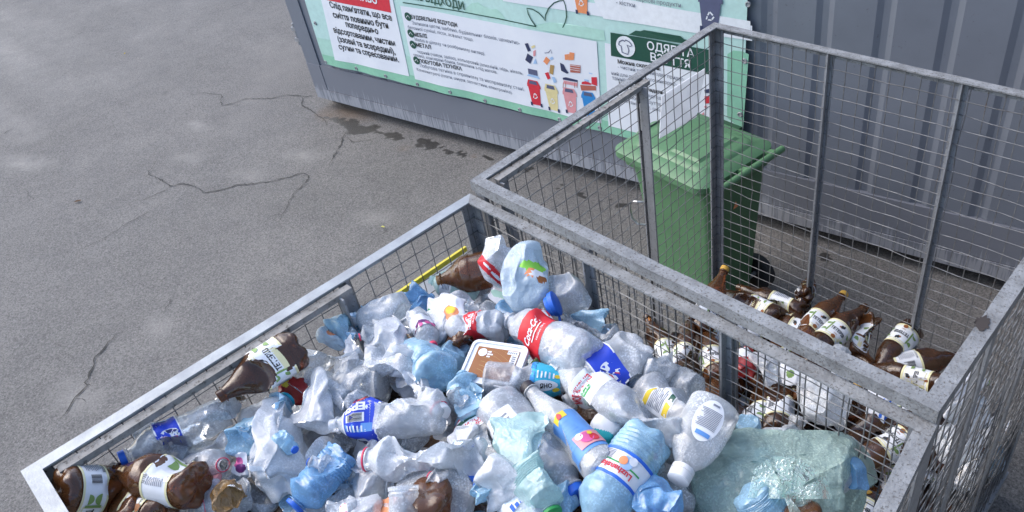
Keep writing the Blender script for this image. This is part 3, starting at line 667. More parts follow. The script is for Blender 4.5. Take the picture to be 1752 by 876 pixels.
    # door in the front half of the left side: its own dirty angle frame hung inside the rail
    if door_to:
        k = 0; a, b = C[0], C[1]; d = -dirs[0]; nI = inn[0]; f0 = C[1] + d*.055; f1 = C[1] + d*door_to     # from the front corner to the mid post
        P = lambda s, n_, z: L(C[1] + d*s + nI*n_, z)
        zt2 = zt - .009; mb = MB()
        mb.hexa([P(.055,.040,zt2-.006), P(door_to,.040,zt2-.006), P(door_to,.060,zt2-.006), P(.055,.060,zt2-.006), P(.055,.040,zt2), P(door_to,.040,zt2), P(door_to,.060,zt2), P(.055,.060,zt2)])
        mb.hexa([P(.055,.0605,zt2-.016), P(door_to,.0605,zt2-.016), P(door_to,.063,zt2-.016), P(.055,.063,zt2-.016), P(.055,.0605,zt2+.0006), P(door_to,.0605,zt2+.0006), P(door_to,.063,zt2+.0006), P(.055,.063,zt2+.0006)])
        dr = mb.obj('door', M['rust'], root)
        for s in (.055, door_to - .04):
            mb = MB(); mb.box((0,0,0),(0,0,0)); mb = MB()
            mb.hexa([P(s,.048,.14), P(s+.04,.048,.14), P(s+.04,.053,.14), P(s,.053,.14), P(s,.048,zt2-.007), P(s+.04,.048,zt2-.007), P(s+.04,.053,zt2-.007), P(s,.053,zt2-.007)])
            mb.hexa([P(s,.0535,.14), P(s+.005,.0535,.14), P(s+.005,.08,.14), P(s,.08,.14), P(s,.0535,zt2-.007), P(s+.005,.0535,zt2-.007), P(s+.005,.08,zt2-.007), P(s,.08,zt2-.007)])
            mb.obj('door_stile', M['galv_dark'], dr)
        mb = MB(); mb.tube([P(door_to-.01,.03,zt-.20), P(door_to-.01,.03,zt-.10)], .009, 8); mb.obj('door_hinge', M['galv_dark'], dr)
    mb = MB(); i0 = [corner(k, .045) for k in range(4)]
    mb.hexa([L(p, zbot - .004) for p in i0] + [L(p, zbot - .001) for p in i0]); mb.obj('floor_plate', M['galv_dark'], root)
    return root, C, corner
def pxy(px, py, z): return xy(at(px, py, z))
Z1, Z2 = H, H + .040
c1 = [pxy(804, 331, Z1), pxy(35, 806, Z1), None, pxy(1604, 727, Z1)]
e1 = c1[3] - c1[0]; rdir = pxy(1534, 873, Z1) - c1[3]; rdir /= np.linalg.norm(rdir)
lenL = np.linalg.norm(c1[1] - c1[0]); c1[2] = c1[3] + rdir*lenL
c2 = [pxy(1222, 38, Z2), pxy(803, 309, Z2), pxy(1606, 705, Z2), None]
rd = pxy(1752, 490, Z2) - c2[2]; rd /= np.linalg.norm(rd); bd = pxy(1752, 155, Z2) - c2[0]; bd /= np.linalg.norm(bd)
tt = np.linalg.solve(np.array([rd, -bd]).T, c2[0] - c2[2]); c2[3] = c2[2] + rd*tt[0]
def frac(C, k, px, py, z):                         # fraction along side k at which the post seen at (px, py) stands
    a, b = C[k], C[(k+1) % 4]; p = pxy(px, py, z); return float((p-a) @ (b-a)/((b-a) @ (b-a)))
G = M['galv']; GD = M['galv_dirty']
f_l1 = frac(c1, 0, 592, 478, Z1); f_l2 = frac(c2, 0, 1098, 128, Z2)
cage1, C1, _ = build_cage('front wire cage heaped to its rim with mixed plastic bottles', c1, Z1, {'left': [f_l1], 'back': [1 - frac(c1, 3, 1003, 440, Z1), 1 - frac(c1, 3, 1240, 560, Z1)] if False else [frac(c1, 3, 1240, 556, Z1), frac(c1, 3, 1003, 438, Z1)], 'right': [.35, .68], 'front': [.33, .66]},
                          np.linalg.norm(c1[1]-c1[0])*(1-f_l1) - .005, 1, [G, G, GD, GD])
cage2, C2, _ = build_cage('rear wire cage with a low heap of brown beer bottles in its bottom', c2, Z2, {'left': [f_l2], 'back': [frac(c2, 3, 1652, 135, Z2), frac(c2, 3, 1422, 84, Z2)], 'right': [.25, .62], 'front': [.33, .66]},
                          np.linalg.norm(c2[1]-c2[0])*(1-f_l2) - .005, 2, [GD, GD, GD, GD])
# rust and grime spots on rails, a splash of mud on the right rail
mb = MB(); V = []
cpt = at(1681, 552, Z2 + .0012); rr2 = random.Random(3)
mb.add([(cpt[0] + .011*(1 + .9*rr2.random())*math.cos(t_/30*2*math.pi)*.8, cpt[1] + .015*(1 + .9*rr2.random())*math.sin(t_/30*2*math.pi), cpt[2]) for t_ in range(30)], [tuple(range(30))])
sp = mb.obj('rust_patch', pbr('rust_stain', (.035, .028, .026), (.05, .04, .035), .9)); sp.parent = cage2; sp.matrix_parent_inverse = Matrix.Translation(-cage2.location)

# sign plates hung on the outside of the cages' left faces (their backs face us)
def plate(q, label, edge=None, name='sign_plate'):
    q = [np.array(p) for p in q]; cen = sum(q)/4; ux = q[1] - q[0]; nn = np.cross(ux, q[3] - q[0]); nn /= np.linalg.norm(nn)
    root = mesh_obj(name, [p - cen for p in q] + [p - cen + nn*.004 for p in q], [(0,1,2,3), (7,6,5,4), (0,4,5,1), (1,5,6,2), (2,6,7,3), (3,7,4,0)], M['sign_sheet']); root.location = cen
    tag(root, label, 'sign')
    if edge:
        up = (q[0] - q[3]); up /= np.linalg.norm(up); h = .014; e = [q[0]-cen-up*h-nn*.002, q[1]-cen-up*h-nn*.002, q[1]-cen+up*.002-nn*.002, q[0]-cen+up*.002-nn*.002]
        mb = MB(); mb.hexa([*e[:2], e[1]+nn*.008, e[0]+nn*.008, e[3], e[2], e[2]+nn*.008, e[3]+nn*.008]); mb.obj('edge_strip', edge, root)
    return root
xo = C1[0][0] - .012; 
a = at_axis(668, 512, 0, xo); b = at_axis(797, 421, 0, xo); zz = (a[2]+b[2])/2
plate([(xo, a[1], zz), (xo, b[1], zz), (xo, b[1], zz - .20), (xo, a[1], zz - .20)], 'white sign plate with yellow top edge hung on the front cage side', M['yellow'])
xo = C2[0][0] - .012
q = [at_axis(px, py, 0, xo) for px, py in ((1133,164), (1207,117), (1192,200), (1129,237))]
plate(q, 'plain white sign plate hung outside the rear cage behind the wires')

# ------------------------------------------------------------------ bottles, bags and other plastic waste
PROF = {   # (height fraction, radius fraction); neck end at 1
 'soda':  [(.0,.50),(.012,.78),(.05,.97),(.10,1),(.22,1),(.30,.965),(.40,.97),(.58,.97),(.60,1),(.66,1),(.74,.90),(.81,.68),(.87,.44),(.91,.30),(.925,.29),(.93,.36),(.94,.36),(.945,.27),(1,.27)],
 'water': [(.0,.60),(.012,.86),(.04,.98),(.08,1)] + [(.10+.02*i, 1 if i % 2 == 0 else .955) for i in range(15)] + [(.42,1),(.58,1),(.60,.97),(.68,.99),(.76,.92),(.83,.66),(.88,.42),(.915,.29),(.925,.36),(.935,.36),(.94,.27),(1,.27)],
 'beer':  [(.0,.50),(.012,.80),(.05,.98),(.10,1),(.16,1),(.165,.985),(.47,.985),(.475,1),(.52,1),(.60,.96),(.68,.78),(.76,.56),(.84,.40),(.90,.31),(.93,.285),(.935,.36),(.945,.36),(.95,.27),(1,.27)],
 'slim':  [(.0,.7),(.012,.92),(.03,1),(.52,1),(.56,.98),(.64,.86),(.72,.66),(.80,.50),(.88,.40),(.93,.37),(.935,.45),(.945,.45),(.95,.36),(1,.36)],
 'jug':   [(.0,.6),(.015,.88),(.05,.99),(.10,1),(.30,.98),(.32,1),(.55,1),(.57,.97),(.72,.96),(.80,.82),(.86,.62),(.90,.46),(.93,.42),(.935,.50),(.95,.50),(.955,.40),(1,.40)],
 'jar':   [(.0,.72),(.02,.92),(.06,.98),(.5,1),(.86,.98),(.88,1.03),(.90,1.03),(.91,.98),(.93,.98),(.94,1.04),(1,1.04)],
 'flask': [(.0,.80),(.02,.95),(.06,1),(.30,1.0),(.55,.92),(.70,.78),(.80,.60),(.87,.40),(.91,.24),(.92,.22),(1,.22)],
}
CAPR = {'soda': .36, 'water': .36, 'beer': .36, 'slim': .44, 'jug': .50, 'jar': 1.1, 'flask': .30}
def resample(prof, n):
    z = [p[0] for p in prof]; fine = []
    for a, b in zip(prof[:-1], prof[1:]):
        k = max(1, int(round((b[0]-a[0])*n)))
        for i in range(k): fine.append((a[0] + (b[0]-a[0])*i/k, a[1] + (b[1]-a[1])*i/k))
    fine.append(prof[-1]); return np.array(fine)
class Shape:
    """a bottle's undented form plus one repeatable crumpling, so label and cap bend with the body"""
    def __init__(s, kind, L, R, seed, dents=5, depth=.5, flat=.15, bend=0., twist=0., wrinkle=.02, squash=None, micro=None):
        s.kind, s.L, s.R = kind, L, R
        if kind == 'beer': wrinkle *= .25; micro = 3 if micro is None else micro
        r = s.r = np.random.default_rng(seed); s.flat = flat; s.bend = bend; s.twist = twist; s.wr = wrinkle
        s.fa = r.uniform(0, math.pi); s.ba = r.uniform(0, 2*math.pi); s.sq = squash
        s.D = []
        for i in range(dents):
            th = r.uniform(0, 2*math.pi); z = r.uniform(.06, .80)*L; n = np.array([math.cos(th), math.sin(th), r.normal(0, .45)]); n /= np.linalg.norm(n)
            c = np.array([R*math.cos(th), R*math.sin(th), z]); d = R*depth*r.uniform(.35, 1.15)
            s.D.append((n, c @ n - d, r.uniform(1.0, 1.75), z, r.uniform(.14, .34)*L))
        s.m = []
        for i in range((3*dents if dents > 5 else 2*dents) if micro is None else micro):
            th = r.uniform(0, 2*math.pi); z = r.uniform(.05, .84)*L; n = np.array([math.cos(th), math.sin(th), 0]) + r.normal(0, .35, 3); n /= np.linalg.norm(n)
            s.m.append((np.array([R*math.cos(th), R*math.sin(th), z]), n, R*r.uniform(.03, .10), R*r.uniform(.4, .9), r.uniform(1.0, 1.5)))
        s.ph = r.uniform(0, 6.28, (8,)); s.fr = r.integers(2, 9, (8,)); s.fz = r.uniform(8, 34, (8,))
    def __call__(s, P):
        P = np.array(P, float); L, R = s.L, s.R; t = P[:, 2]/L
        s.P0 = P.copy()
        soft = np.clip((.90 - t)/.22, 0, 1)*np.clip(.35 + t/.10, 0, 1)          # neck and foot stay stiff
        if s.wr:
            th = np.arctan2(P[:, 1], P[:, 0]); w = np.zeros(len(P))
            for k in range(8): w += np.sin(s.fr[k]*th + s.fz[k]*P[:, 2]/L + s.ph[k])*np.sin(s.fz[(k+3) % 8]*.7*P[:, 2]/L + s.ph[(k+5) % 8])
            f = 1 + (np.abs(w)/2.2 - .5)*s.wr*soft*2; P[:, 0] *= f; P[:, 1] *= f
        if s.flat:
            c, sn = math.cos(s.fa), math.sin(s.fa); u = P[:, 0]*c + P[:, 1]*sn; v = -P[:, 0]*sn + P[:, 1]*c
            u = u*(1 - s.flat*soft); v = v*(1 + .32*s.flat*soft); P[:, 0] = u*c - v*sn; P[:, 1] = u*sn + v*c
        for n, off, k, zc, wd in s.D:
            h = P @ n - off; q = (h > 0)*soft*np.clip(1.25 - np.abs(P[:, 2] - zc)/wd, 0, 1)
            P -= np.outer(np.maximum(h, 0)*k*np.minimum(q, 1), n)
        pr = np.array(PROF[s.kind])
        for c, n, d, rad, k in s.m:                  # many small sharp facets
            rz = np.interp(c[2]/L, pr[:, 0], pr[:, 1]); c = c*np.array([rz, rz, 1]); q0 = s.P0 if len(s.P0) == len(P) else P
            dist = np.linalg.norm(q0 - c, axis=1); msk = (dist < rad*1.3)
            if not msk.any(): continue
            ref = P[msk][np.argmin(dist[msk])]; h = (P[msk] - ref) @ n + d
            P[msk] -= np.outer(np.clip(h, 0, 2.2*d)*k*soft[msk]*np.clip((1.3 - dist[msk]/rad)/.35, 0, 1), n)
        if s.sq:                                     # crushed along its length like a trodden bottle
            zz = P[:, 2]/L; P[:, 2] = L*(zz + .018*np.sin(zz*31 + s.ph[0])*s.sq)
        if s.twist:
            a = s.twist*np.clip(t, 0, 1); c, sn = np.cos(a), np.sin(a); x, y = P[:, 0]*c - P[:, 1]*sn, P[:, 0]*sn + P[:, 1]*c; P[:, 0], P[:, 1] = x, y
        if s.bend:
            b = s.bend*L*(4*(t-.5)**2)*.25; P[:, 0] += math.cos(s.ba)*b; P[:, 1] += math.sin(s.ba)*b
        P[:, 2] -= L/2
        return P
    def rad(s, z):
        pr = np.array(PROF[s.kind]); return np.interp(z/s.L, pr[:, 0], pr[:, 1])*s.R
def bottle_body(sh, name, mat, closed=False, k=40, rings=60, petal=True):
    pr = resample(PROF[sh.kind], rings); L, R = sh.L, sh.R; V = []; F = []
    rows = [(0.035*L*(1 if petal else .2), .08)] + ([(0.02*L, .32)] if petal else [(0.006*L, .45)]) + [(a*L, b) for a, b in pr]
    for z, rf in rows:
        for j in range(k):
            th = 2*math.pi*j/k; rr_ = rf*R; zz = z; t = z/L
            if petal and t < .13 and sh.kind in ('soda', 'beer', 'water'):
                g = .5 + .5*math.cos(5*th); f = max(0, 1 - abs(rf - .62)/.5)
                zz = z + g*.040*L*f; rr_ *= 1 - .24*g*max(0, 1 - t/.12)
            V.append((rr_*math.cos(th), rr_*math.sin(th), zz))
    n = len(rows)
    for i in range(n-1):
        for j in range(k): F.append((i*k + j, i*k + (j+1) % k, (i+1)*k + (j+1) % k, (i+1)*k + j))
    F.append(tuple(range(k))[::-1])
    V = np.array(V); es = elliptic(sh)
    if es is not None: V[:, 0] *= es
    return mesh_obj(name, sh(V), F, mat, smooth=50)
def elliptic(sh): return .62 if sh.kind == 'flask' else None
class Label:
    """a printed sleeve round the bottle: u runs round it (metres, 0 faces the viewer), v along it from the sleeve's middle"""
    def __init__(s, sh, z0, z1, base, arc=None, off=.0009):
        s.sh = sh; s.zc = (z0+z1)/2*sh.L; s.h = (z1-z0)*sh.L; s.off = off; s.V = []; s.F = []; s.M = []; s.mats = []
        R = sh.R; a = math.pi if arc is None else arc/2
        s.grid(-a*R, a*R, -s.h/2, s.h/2, base, 0, 40 if arc is None else 16, 10)
    def mi(s, m):
        if m not in s.mats: s.mats.append(m)
        return s.mats.index(m)
    def put(s, uv, F, m, lvl):
        b = len(s.V); sh = s.sh
        for u, v in uv:
            z = s.zc + v; r = sh.rad(z) + s.off + .0008*lvl; th = u/sh.R; e = elliptic(sh); s.V.append((r*math.cos(th)*(e or 1) + (.0008*(1+lvl) if e else 0), r*math.sin(th), z))
        k = s.mi(m)
        for f in F: s.F.append(tuple(i+b for i in f)); s.M.append(k)
    def grid(s, u0, u1, v0, v1, m, lvl, nu=10, nv=4, skew=0.):
        uv = [(u0 + (u1-u0)*i/nu + skew*(v1-v0)*j/nv, v0 + (v1-v0)*j/nv) for j in range(nv+1) for i in range(nu+1)]
        s.put(uv, [(j*(nu+1)+i, j*(nu+1)+i+1, (j+1)*(nu+1)+i+1, (j+1)*(nu+1)+i) for j in range(nv) for i in range(nu)], m, lvl)
    def disc(s, u, v, r, m, lvl, a0=0, a1=360, k=16, ry=None):
        uv = [(u + r*math.cos(math.radians(a0 + (a1-a0)*i/k)), v + (ry or r)*math.sin(math.radians(a0 + (a1-a0)*i/k))) for i in range(k+1)]
        s.put([(u, v)] + uv, [(0, i+1, i+2) for i in range(k)], m, lvl)
    def text(s, body, u, v, width, m, lvl=2, bold=.02, shear=0., hs=1.0, rot=0):
        V, F = text_mesh(body, bold, shear); x0, x1 = V[:, 0].min(), V[:, 0].max(); y1 = V[:, 1].max(); k = width/(x1-x0); q = []
        c, sn = math.cos(math.radians(rot)), math.sin(math.radians(rot))
        for x, y in V:
            a, b = (x - (x0+x1)/2)*k, (y - y1/2)*k*hs; q.append((u + a*c - b*sn, v + a*sn + b*c))
        q, F = refine(q, F, .006); s.put(q, F, m, lvl)
    def lines(s, u0, u1, v0, v1, n, m, lvl=2, seed=1):
        r = random.Random(seed)
        for i in range(n):
            v = v1 - (v1-v0)*(i+.5)/n; h = (v1-v0)/n*.42; s.grid(u0, u1 - (u1-u0)*r.random()*.3, v - h/2, v + h/2, m, lvl, 8, 1)
    def barcode(s, u, v, w_, h, lvl=2):
        s.grid(u - w_/2, u + w_/2, v - h/2, v + h/2, M['lblwhite'], lvl, 6, 2); r = random.Random(9); x = u - w_*.44
        while x < u + w_*.42:
            d = w_*r.choice((.015, .03, .045)); s.grid(x, x + d, v - h*.4, v + h*.4, M['ink'], lvl + 1, 1, 2); x += d + w_*r.choice((.02, .035))
    def done(s, parent, name='label'):
        o = mesh_obj(name, s.sh(np.array(s.V)), s.F, s.mats, s.M, parent, smooth=50); return o
def cap(sh, mat, parent, lo=.955, hi=1.012, ring=True):
    mb = MB(); R = sh.R*CAPR[sh.kind]*.98; L = sh.L; k = 24; V = []; F = []
    rows = [(lo, 1.0), (hi - .006, .985), (hi, .90)]
    for z, rf in rows:
        for j in range(k):
            th = 2*math.pi*j/k; r = R*rf*(1 - (.035 if j % 2 and z < hi else 0)); V.append((r*math.cos(th), r*math.sin(th)*(.9 if sh.kind == 'flask' else 1), z*L))
    for i in range(2):
        for j in range(k): F.append((i*k+j, i*k+(j+1) % k, (i+1)*k+(j+1) % k, (i+1)*k+j))
    F += [tuple(range(k))[::-1], tuple(range(2*k, 3*k))]
    return mesh_obj('cap', sh(np.array(V)), F, mat, parent=parent, smooth=40)
def collar(sh, mat, parent):
    k = 20; R = sh.R*CAPR[sh.kind]*1.0; L = sh.L; V = []; F = []
    for z, rf in ((.945, .9), (.946, 1.04), (.957, 1.04), (.958, .9)):
        for j in range(k): V.append((R*rf*math.cos(2*math.pi*j/k), R*rf*math.sin(2*math.pi*j/k), z*L))
    for i in range(3):
        for j in range(k): F.append((i*k+j, i*k+(j+1) % k, (i+1)*k+(j+1) % k, (i+1)*k+j))
    return mesh_obj('neck_ring', sh(np.array(V)), F, mat, parent=parent, smooth=40)
# ---- label designs
def lab_beer(L):
    R = L.sh.R; h = L.h
    for sg in (1, -1): L.grid(-math.pi*R, math.pi*R, sg*h*.46 - h*.04, sg*h*.46 + h*.04, M['cream'], 1, 40, 1)
    for k in range(3):
        u = (k-1)*2*math.pi*R/3
        if k == 1:
            L.grid(u - .036, u + .036, -h*.36, h*.38, M['cream'], 1, 10, 3); L.grid(u - .033, u + .033, -h*.33, h*.35, M['lblwhite'], 2, 10, 3)
            L.text('ТЕТЕРІВ', u, -.002, .062, M['ink'], 3, .04, 0, 1.25); L.text('ПИВО', u, -h*.22, .016, M['brownlbl'], 3, .02)
            L.disc(u, h*.24, .006, M['ink'], 3, ry=.008); L.disc(u - .006, h*.20, .004, M['brownlbl'], 3); L.disc(u + .007, h*.28, .004, M['ink'], 3, ry=.007)
            L.disc(u, -h*.38, .009, M['brownlbl'], 3); L.grid(u - .04, u - .034, -h*.3, h*.3, M['olive'], 2, 2, 3)
        else:
            L.lines(u - .026, u + .004, -h*.32, h*.30, 9, M['greyink'], 2, k); L.barcode(u + .022, 0, .022, h*.5); L.text('ТЕТЕРІВ', u - .01, h*.36, .03, M['ink'], 2, .02)
    for u in (-.052, .050):
        L.disc(u, -h*.24, .011, M['olive'], 2, 0, 180); L.disc(u, h*.24, .012, M['olive'], 2, 180, 360)
def lab_pepsi(L):
    R = L.sh.R; h = L.h; L.grid(-math.pi*R, math.pi*R, h*.44, h*.5, M['lblwhite'], 1, 40, 1); L.grid(-math.pi*R, math.pi*R, -h*.5, -h*.45, M['lblwhite'], 1, 40, 1)
    for u0 in (0, math.pi*R):
        r = min(.021, h*.36); u = u0 + .046
        L.disc(u, 0, r*1.12, M['lblwhite'], 1, k=24); L.disc(u, 0, r, M['red'], 2, 110, 250, 14); L.disc(u, 0, r, M['pepsidk'], 2, -70, 70, 14); L.grid(u - r*.34, u + r*.34, -r*.95, r*.95, M['lblwhite'], 3, 3, 8)
        L.text('PEPSI', u, 0, r*1.7, M['ink'], 4, .03, 0, 1, 90); L.text('PEPSI', u0 + .006, 0, h*.74, M['lblwhite'], 2, .045, 0, 1.15, 90)
        L.barcode(u0 - .022, h*.08, .022, h*.5); L.text('1.5 Л', u0 - .022, -h*.30, .018, M['lblwhite'], 2, .02); L.grid(u0 - .062, u0 - .038, -h*.4, h*.4, M['ltblue'], 1, 4, 3); L.lines(u0 - .060, u0 - .040, -h*.36, h*.36, 7, M['lblwhite'], 2, 3)
def lab_cola(L):
    R = L.sh.R; h = L.h
    for u in (0, math.pi*R):
        L.text('Coca-Cola', u, h*.06, .085, M['lblwhite'], 2, .022, .45, 1.35); L.text('ORIGINAL TASTE', u + .006, -h*.34, .05, M['lblwhite'], 2, .01)
        L.grid(u - .03, u + .035, -h*.2, -h*.16, M['lblwhite'], 2, 8, 1, .2)
    L.grid(.075, .10, -h*.3, h*.35, M['lblwhite'], 2, 4, 2)
def lab_morsh(L):
    R = L.sh.R; h = L.h
    L.text('моршинська', 0.0, h*.16, .115, M['red'], 2, .03, 0, 1.35); L.grid(-.005, .035, -h*.22, -h*.04, M['capgreen'], 2, 6, 2); L.text('слабогазована', .015, -h*.13, .034, M['lblwhite'], 3, .01)
    L.lines(-.06, -.03, -h*.4, h*.0, 5, M['palegreen'], 2, 5); L.barcode(-.045, -h*.28, .022, h*.25)
def lab_aqua(L):
    h = L.h; L.disc(.0, h*.02, .016, M['lblwhite'], 2, ry=h*.42); L.text('ЯНО', 0, h*.05, .026, M['ink'], 3, .03, 0, 1.4, 90); L.lines(-.04, -.02, -h*.3, h*.35, 5, M['lblwhite'], 2, 4)
    L.disc(.018, h*.36, .008, M['lbyellow'], 2); L.disc(-.03, h*.42, .007, M['lbyellow'], 2); L.grid(-.14, .14, -h*.5, -h*.34, M['skyblue'], 1, 40, 1)
def lab_flower(L):
    h = L.h; L.grid(-.022, .022, h*.36, h*.5, M['lbyellow'], 1, 6, 1); L.disc(.004, h*.42, .008, M['red'], 2)
    L.lines(-.02, .026, -h*.30, h*.30, 8, M['ltblue'], 1, 6); L.grid(-.005, .055, -h*.42, -h*.12, M['pink'], 2, 8, 3); L.disc(.02, -h*.26, .014, M['magenta'], 3); L.disc(.034, -h*.3, .010, M['red'], 3); L.disc(.008, -h*.18, .008, M['lblwhite'], 3); L.disc(.03, -h*.2, .005, M['lbyellow'], 4)
def lab_luzh(L):
    R = L.sh.R; h = L.h; L.grid(-math.pi*R, math.pi*R, -h*.5, -h*.40, M['capblue'], 1, 40, 1); L.grid(-math.pi*R, math.pi*R, h*.40, h*.5, M['capblue'], 1, 40, 1)
    L.text('Luzhanska', 0.0, h*.22, .072, M['red'], 2, .03); L.disc(-.012, -h*.10, .014, M['paperblue'], 2); L.disc(-.004, -h*.12, .009, M['orange'], 3); L.disc(-.022, -h*.26, .009, M['lblwhite'], 3); L.grid(-.05, .05, -h*.02, h*.03, M['capgreen'], 2, 8, 1)
    L.lines(.02, .06, -h*.36, h*.05, 8, M['navy'], 2, 7); L.barcode(.075, -h*.05, .02, h*.4)
def lab_yellow(L):
    h = L.h; L.lines(-.028, .028, -h*.22, h*.26, 9, M['greyink'], 1, 8); L.grid(-.03, .03, h*.30, h*.47, M['lbyellow'], 1, 6, 1); L.grid(-.03, .0, -h*.47, -h*.28, M['lbyellow'], 1, 4, 1); L.grid(.006, .03, -h*.47, -h*.28, M['dkgreen'], 1, 4, 1)
def lab_green(L):
    h = L.h; L.grid(-.14, .14, h*.2, h*.5, M['lime'], 1, 30, 1); L.disc(0, -h*.1, .016, M['orange'], 2); L.disc(.006, h*.02, .010, M['lblwhite'], 3); L.disc(-.012, -h*.3, .009, M['brownlbl'], 2); L.disc(.010, -h*.32, .008, M['brownlbl'], 2); L.text('Вода', -.04, -h*.3, .026, M['capblue'], 2, .03)
def lab_stripe(L):
    h = L.h; L.grid(-.15, .15, h*.3, h*.5, M['red'], 1, 30, 1); L.grid(-.15, .15, h*.02, h*.22, M['dkgreen'], 1, 30, 1); L.text('СИРОП', 0, -h*.16, .05, M['red'], 2, .02); L.text('МАЛИНА', 0, -h*.36, .05, M['red'], 2, .02)
def lab_karp(L):
    h = L.h; L.text('КАРПАТСЬКА', 0, h*.22, .08, M['ink'], 2, .01); L.text('ДЖЕРЕЛЬНА', 0, h*.02, .07, M['ink'], 2, .01)
    for k in range(9): L.grid(-.05 + k*.010, -.043 + k*.010, -h*.5, -h*(.2 + .1*(k % 3)), M['capblue'], 2, 1, 2, .15)
def lab_berry(L):
    h = L.h; L.grid(-.12, .12, h*.05, h*.3, M['purple'], 1, 24, 1)
    for u, v in ((-.02,.36),(.0,.42),(.018,.33),(.03,.42),(-.034,.44)): L.disc(u, h*v, .007, M['magenta'], 2)
def lab_brick(L):
    h = L.h
    for a in (-.03, 0, .03): L.grid(a - .013, a + .013, -h*.4, h*.0, M['pink'], 1, 4, 2); L.grid(a, a + .026, h*.08, h*.44, M['pink'], 1, 4, 2)
def lab_plain(L): L.lines(-.03, .03, -L.h*.35, L.h*.3, 5, M['greyink'], 1, 2)
DES = {'beer': (lab_beer, 'lblwhite', .17, .465), 'pepsi': (lab_pepsi, 'pepsi', .36, .60), 'cola': (lab_cola, 'cokered', .38, .60), 'morsh': (lab_morsh, 'lblwhite', .52, .70), 'aqua': (lab_aqua, 'aqua', .48, .76),
       'flower': (lab_flower, 'ltblue', .16, .56), 'luzh': (lab_luzh, 'lblwhite', .42, .60), 'green': (lab_green, 'lblwhite', .48, .68), 'stripe': (lab_stripe, 'lblwhite', .36, .66), 'karp': (lab_karp, 'lblwhite', .40, .66),
       'yellow': (lab_yellow, 'lblwhite', .22, .62), 'berry': (lab_berry, 'lblwhite', .30, .66), 'brick': (lab_brick, 'lblwhite', .35, .6), 'plain': (lab_plain, 'lblwhite', .4, .58)}
def refine(V, F, lim):
    V = [tuple(v) for v in V]; F = [t for f in F for t in ([f] if len(f) == 3 else [(f[0], f[i], f[i+1]) for i in range(1, len(f)-1)])]
    for it in range(5):
        out = []; mid = {}; done = True
        def m_(a, b):
            k = (min(a, b), max(a, b))
            if k not in mid: mid[k] = len(V); V.append(tuple((V[a][i] + V[b][i])/2 for i in range(2)))
            return mid[k]
        ln = lambda a, b: math.hypot(V[a][0]-V[b][0], V[a][1]-V[b][1]) > lim
        for a, b, c in F:
            e = [ln(a, b), ln(b, c), ln(c, a)]
            if not any(e): out.append((a, b, c)); continue
            done = False
            if all(e): x, y, z = m_(a, b), m_(b, c), m_(c, a); out += [(a, x, z), (x, b, y), (z, y, c), (x, y, z)]; continue
            while not e[0]: a, b, c = b, c, a; e = e[1:] + e[:1]
            if e[1]: x, y = m_(a, b), m_(b, c); out += [(a, x, c), (x, y, c), (x, b, y)]
            elif e[2]: x, z = m_(a, b), m_(c, a); out += [(a, x, z), (x, b, c), (x, c, z)]
            else: x = m_(a, b); out += [(a, x, c), (x, b, c)]
        F = out
        if done: break
    return V, F
def frame(A, B, roll=0.):
    A, B = np.array(A), np.array(B); z = (B-A)/np.linalg.norm(B-A); c = (A+B)/2; v = CAMLOC - c; x = v - z*(v @ z); x /= np.linalg.norm(x); y = np.cross(z, x)
    r = math.radians(roll); x2 = x*math.cos(r) + y*math.sin(r); y2 = np.cross(z, x2)
    return Matrix(((x2[0], y2[0], z[0], c[0]), (x2[1], y2[1], z[1], c[1]), (x2[2], y2[2], z[2], c[2]), (0, 0, 0, 1)))
def pt3(p, h): return np.array(p, float) if len(p) == 3 else at(*p, H + h)
def clear_of_walls(p, h, r):
    """a seen pixel's point in the front cage, raised until r clear of the left and shared mesh"""
    if len(p) == 3 or h < -.5: return pt3(p, h)
    for i in range(16):
        P = pt3(p, h)
        f = [(P[:2] - C1[k]) @ np.array([-(C1[(k+1) % 4]-C1[k])[1], (C1[(k+1) % 4]-C1[k])[0]])/np.linalg.norm(C1[(k+1) % 4]-C1[k]) for k in (0, 3)]
        if min(f) > r + .02: break
        h += .012
    return P
def bottle(pa, pb, w_, lbl, mat='clear', kind='soda', hA=-.16, hB=None, seed=0, design=None, roll=0., capm=None, ring=None, name='plastic_bottle', cat='bottle', group=None, span=None, arc=None, z_of=None, petal=True, base_z=None, **kw):
    """a bottle whose foot is seen at photo pixel pa and whose mouth at pb, at heights hA, hB from the front cage's rim"""
    hB = hA if hB is None else hB; A, B = clear_of_walls(pa, hA, w_*.5), clear_of_walls(pb, hB, w_*.22); L = float(np.linalg.norm(B-A))
    sh = Shape(kind, L, w_/2, seed, **kw); o = bottle_body(sh, name, M[mat], petal=petal)
    if design:
        fn, base, z0, z1 = DES[design]
        if span: z0, z1 = span
        lb = Label(sh, z0, z1, M[base], arc); fn(lb); lb.done(o)
    if capm: cap(sh, M[capm], o)
    if ring: collar(sh, M[ring], o)
    o.matrix_world = frame(A, B, roll); tag(o, lbl, cat, group); return o

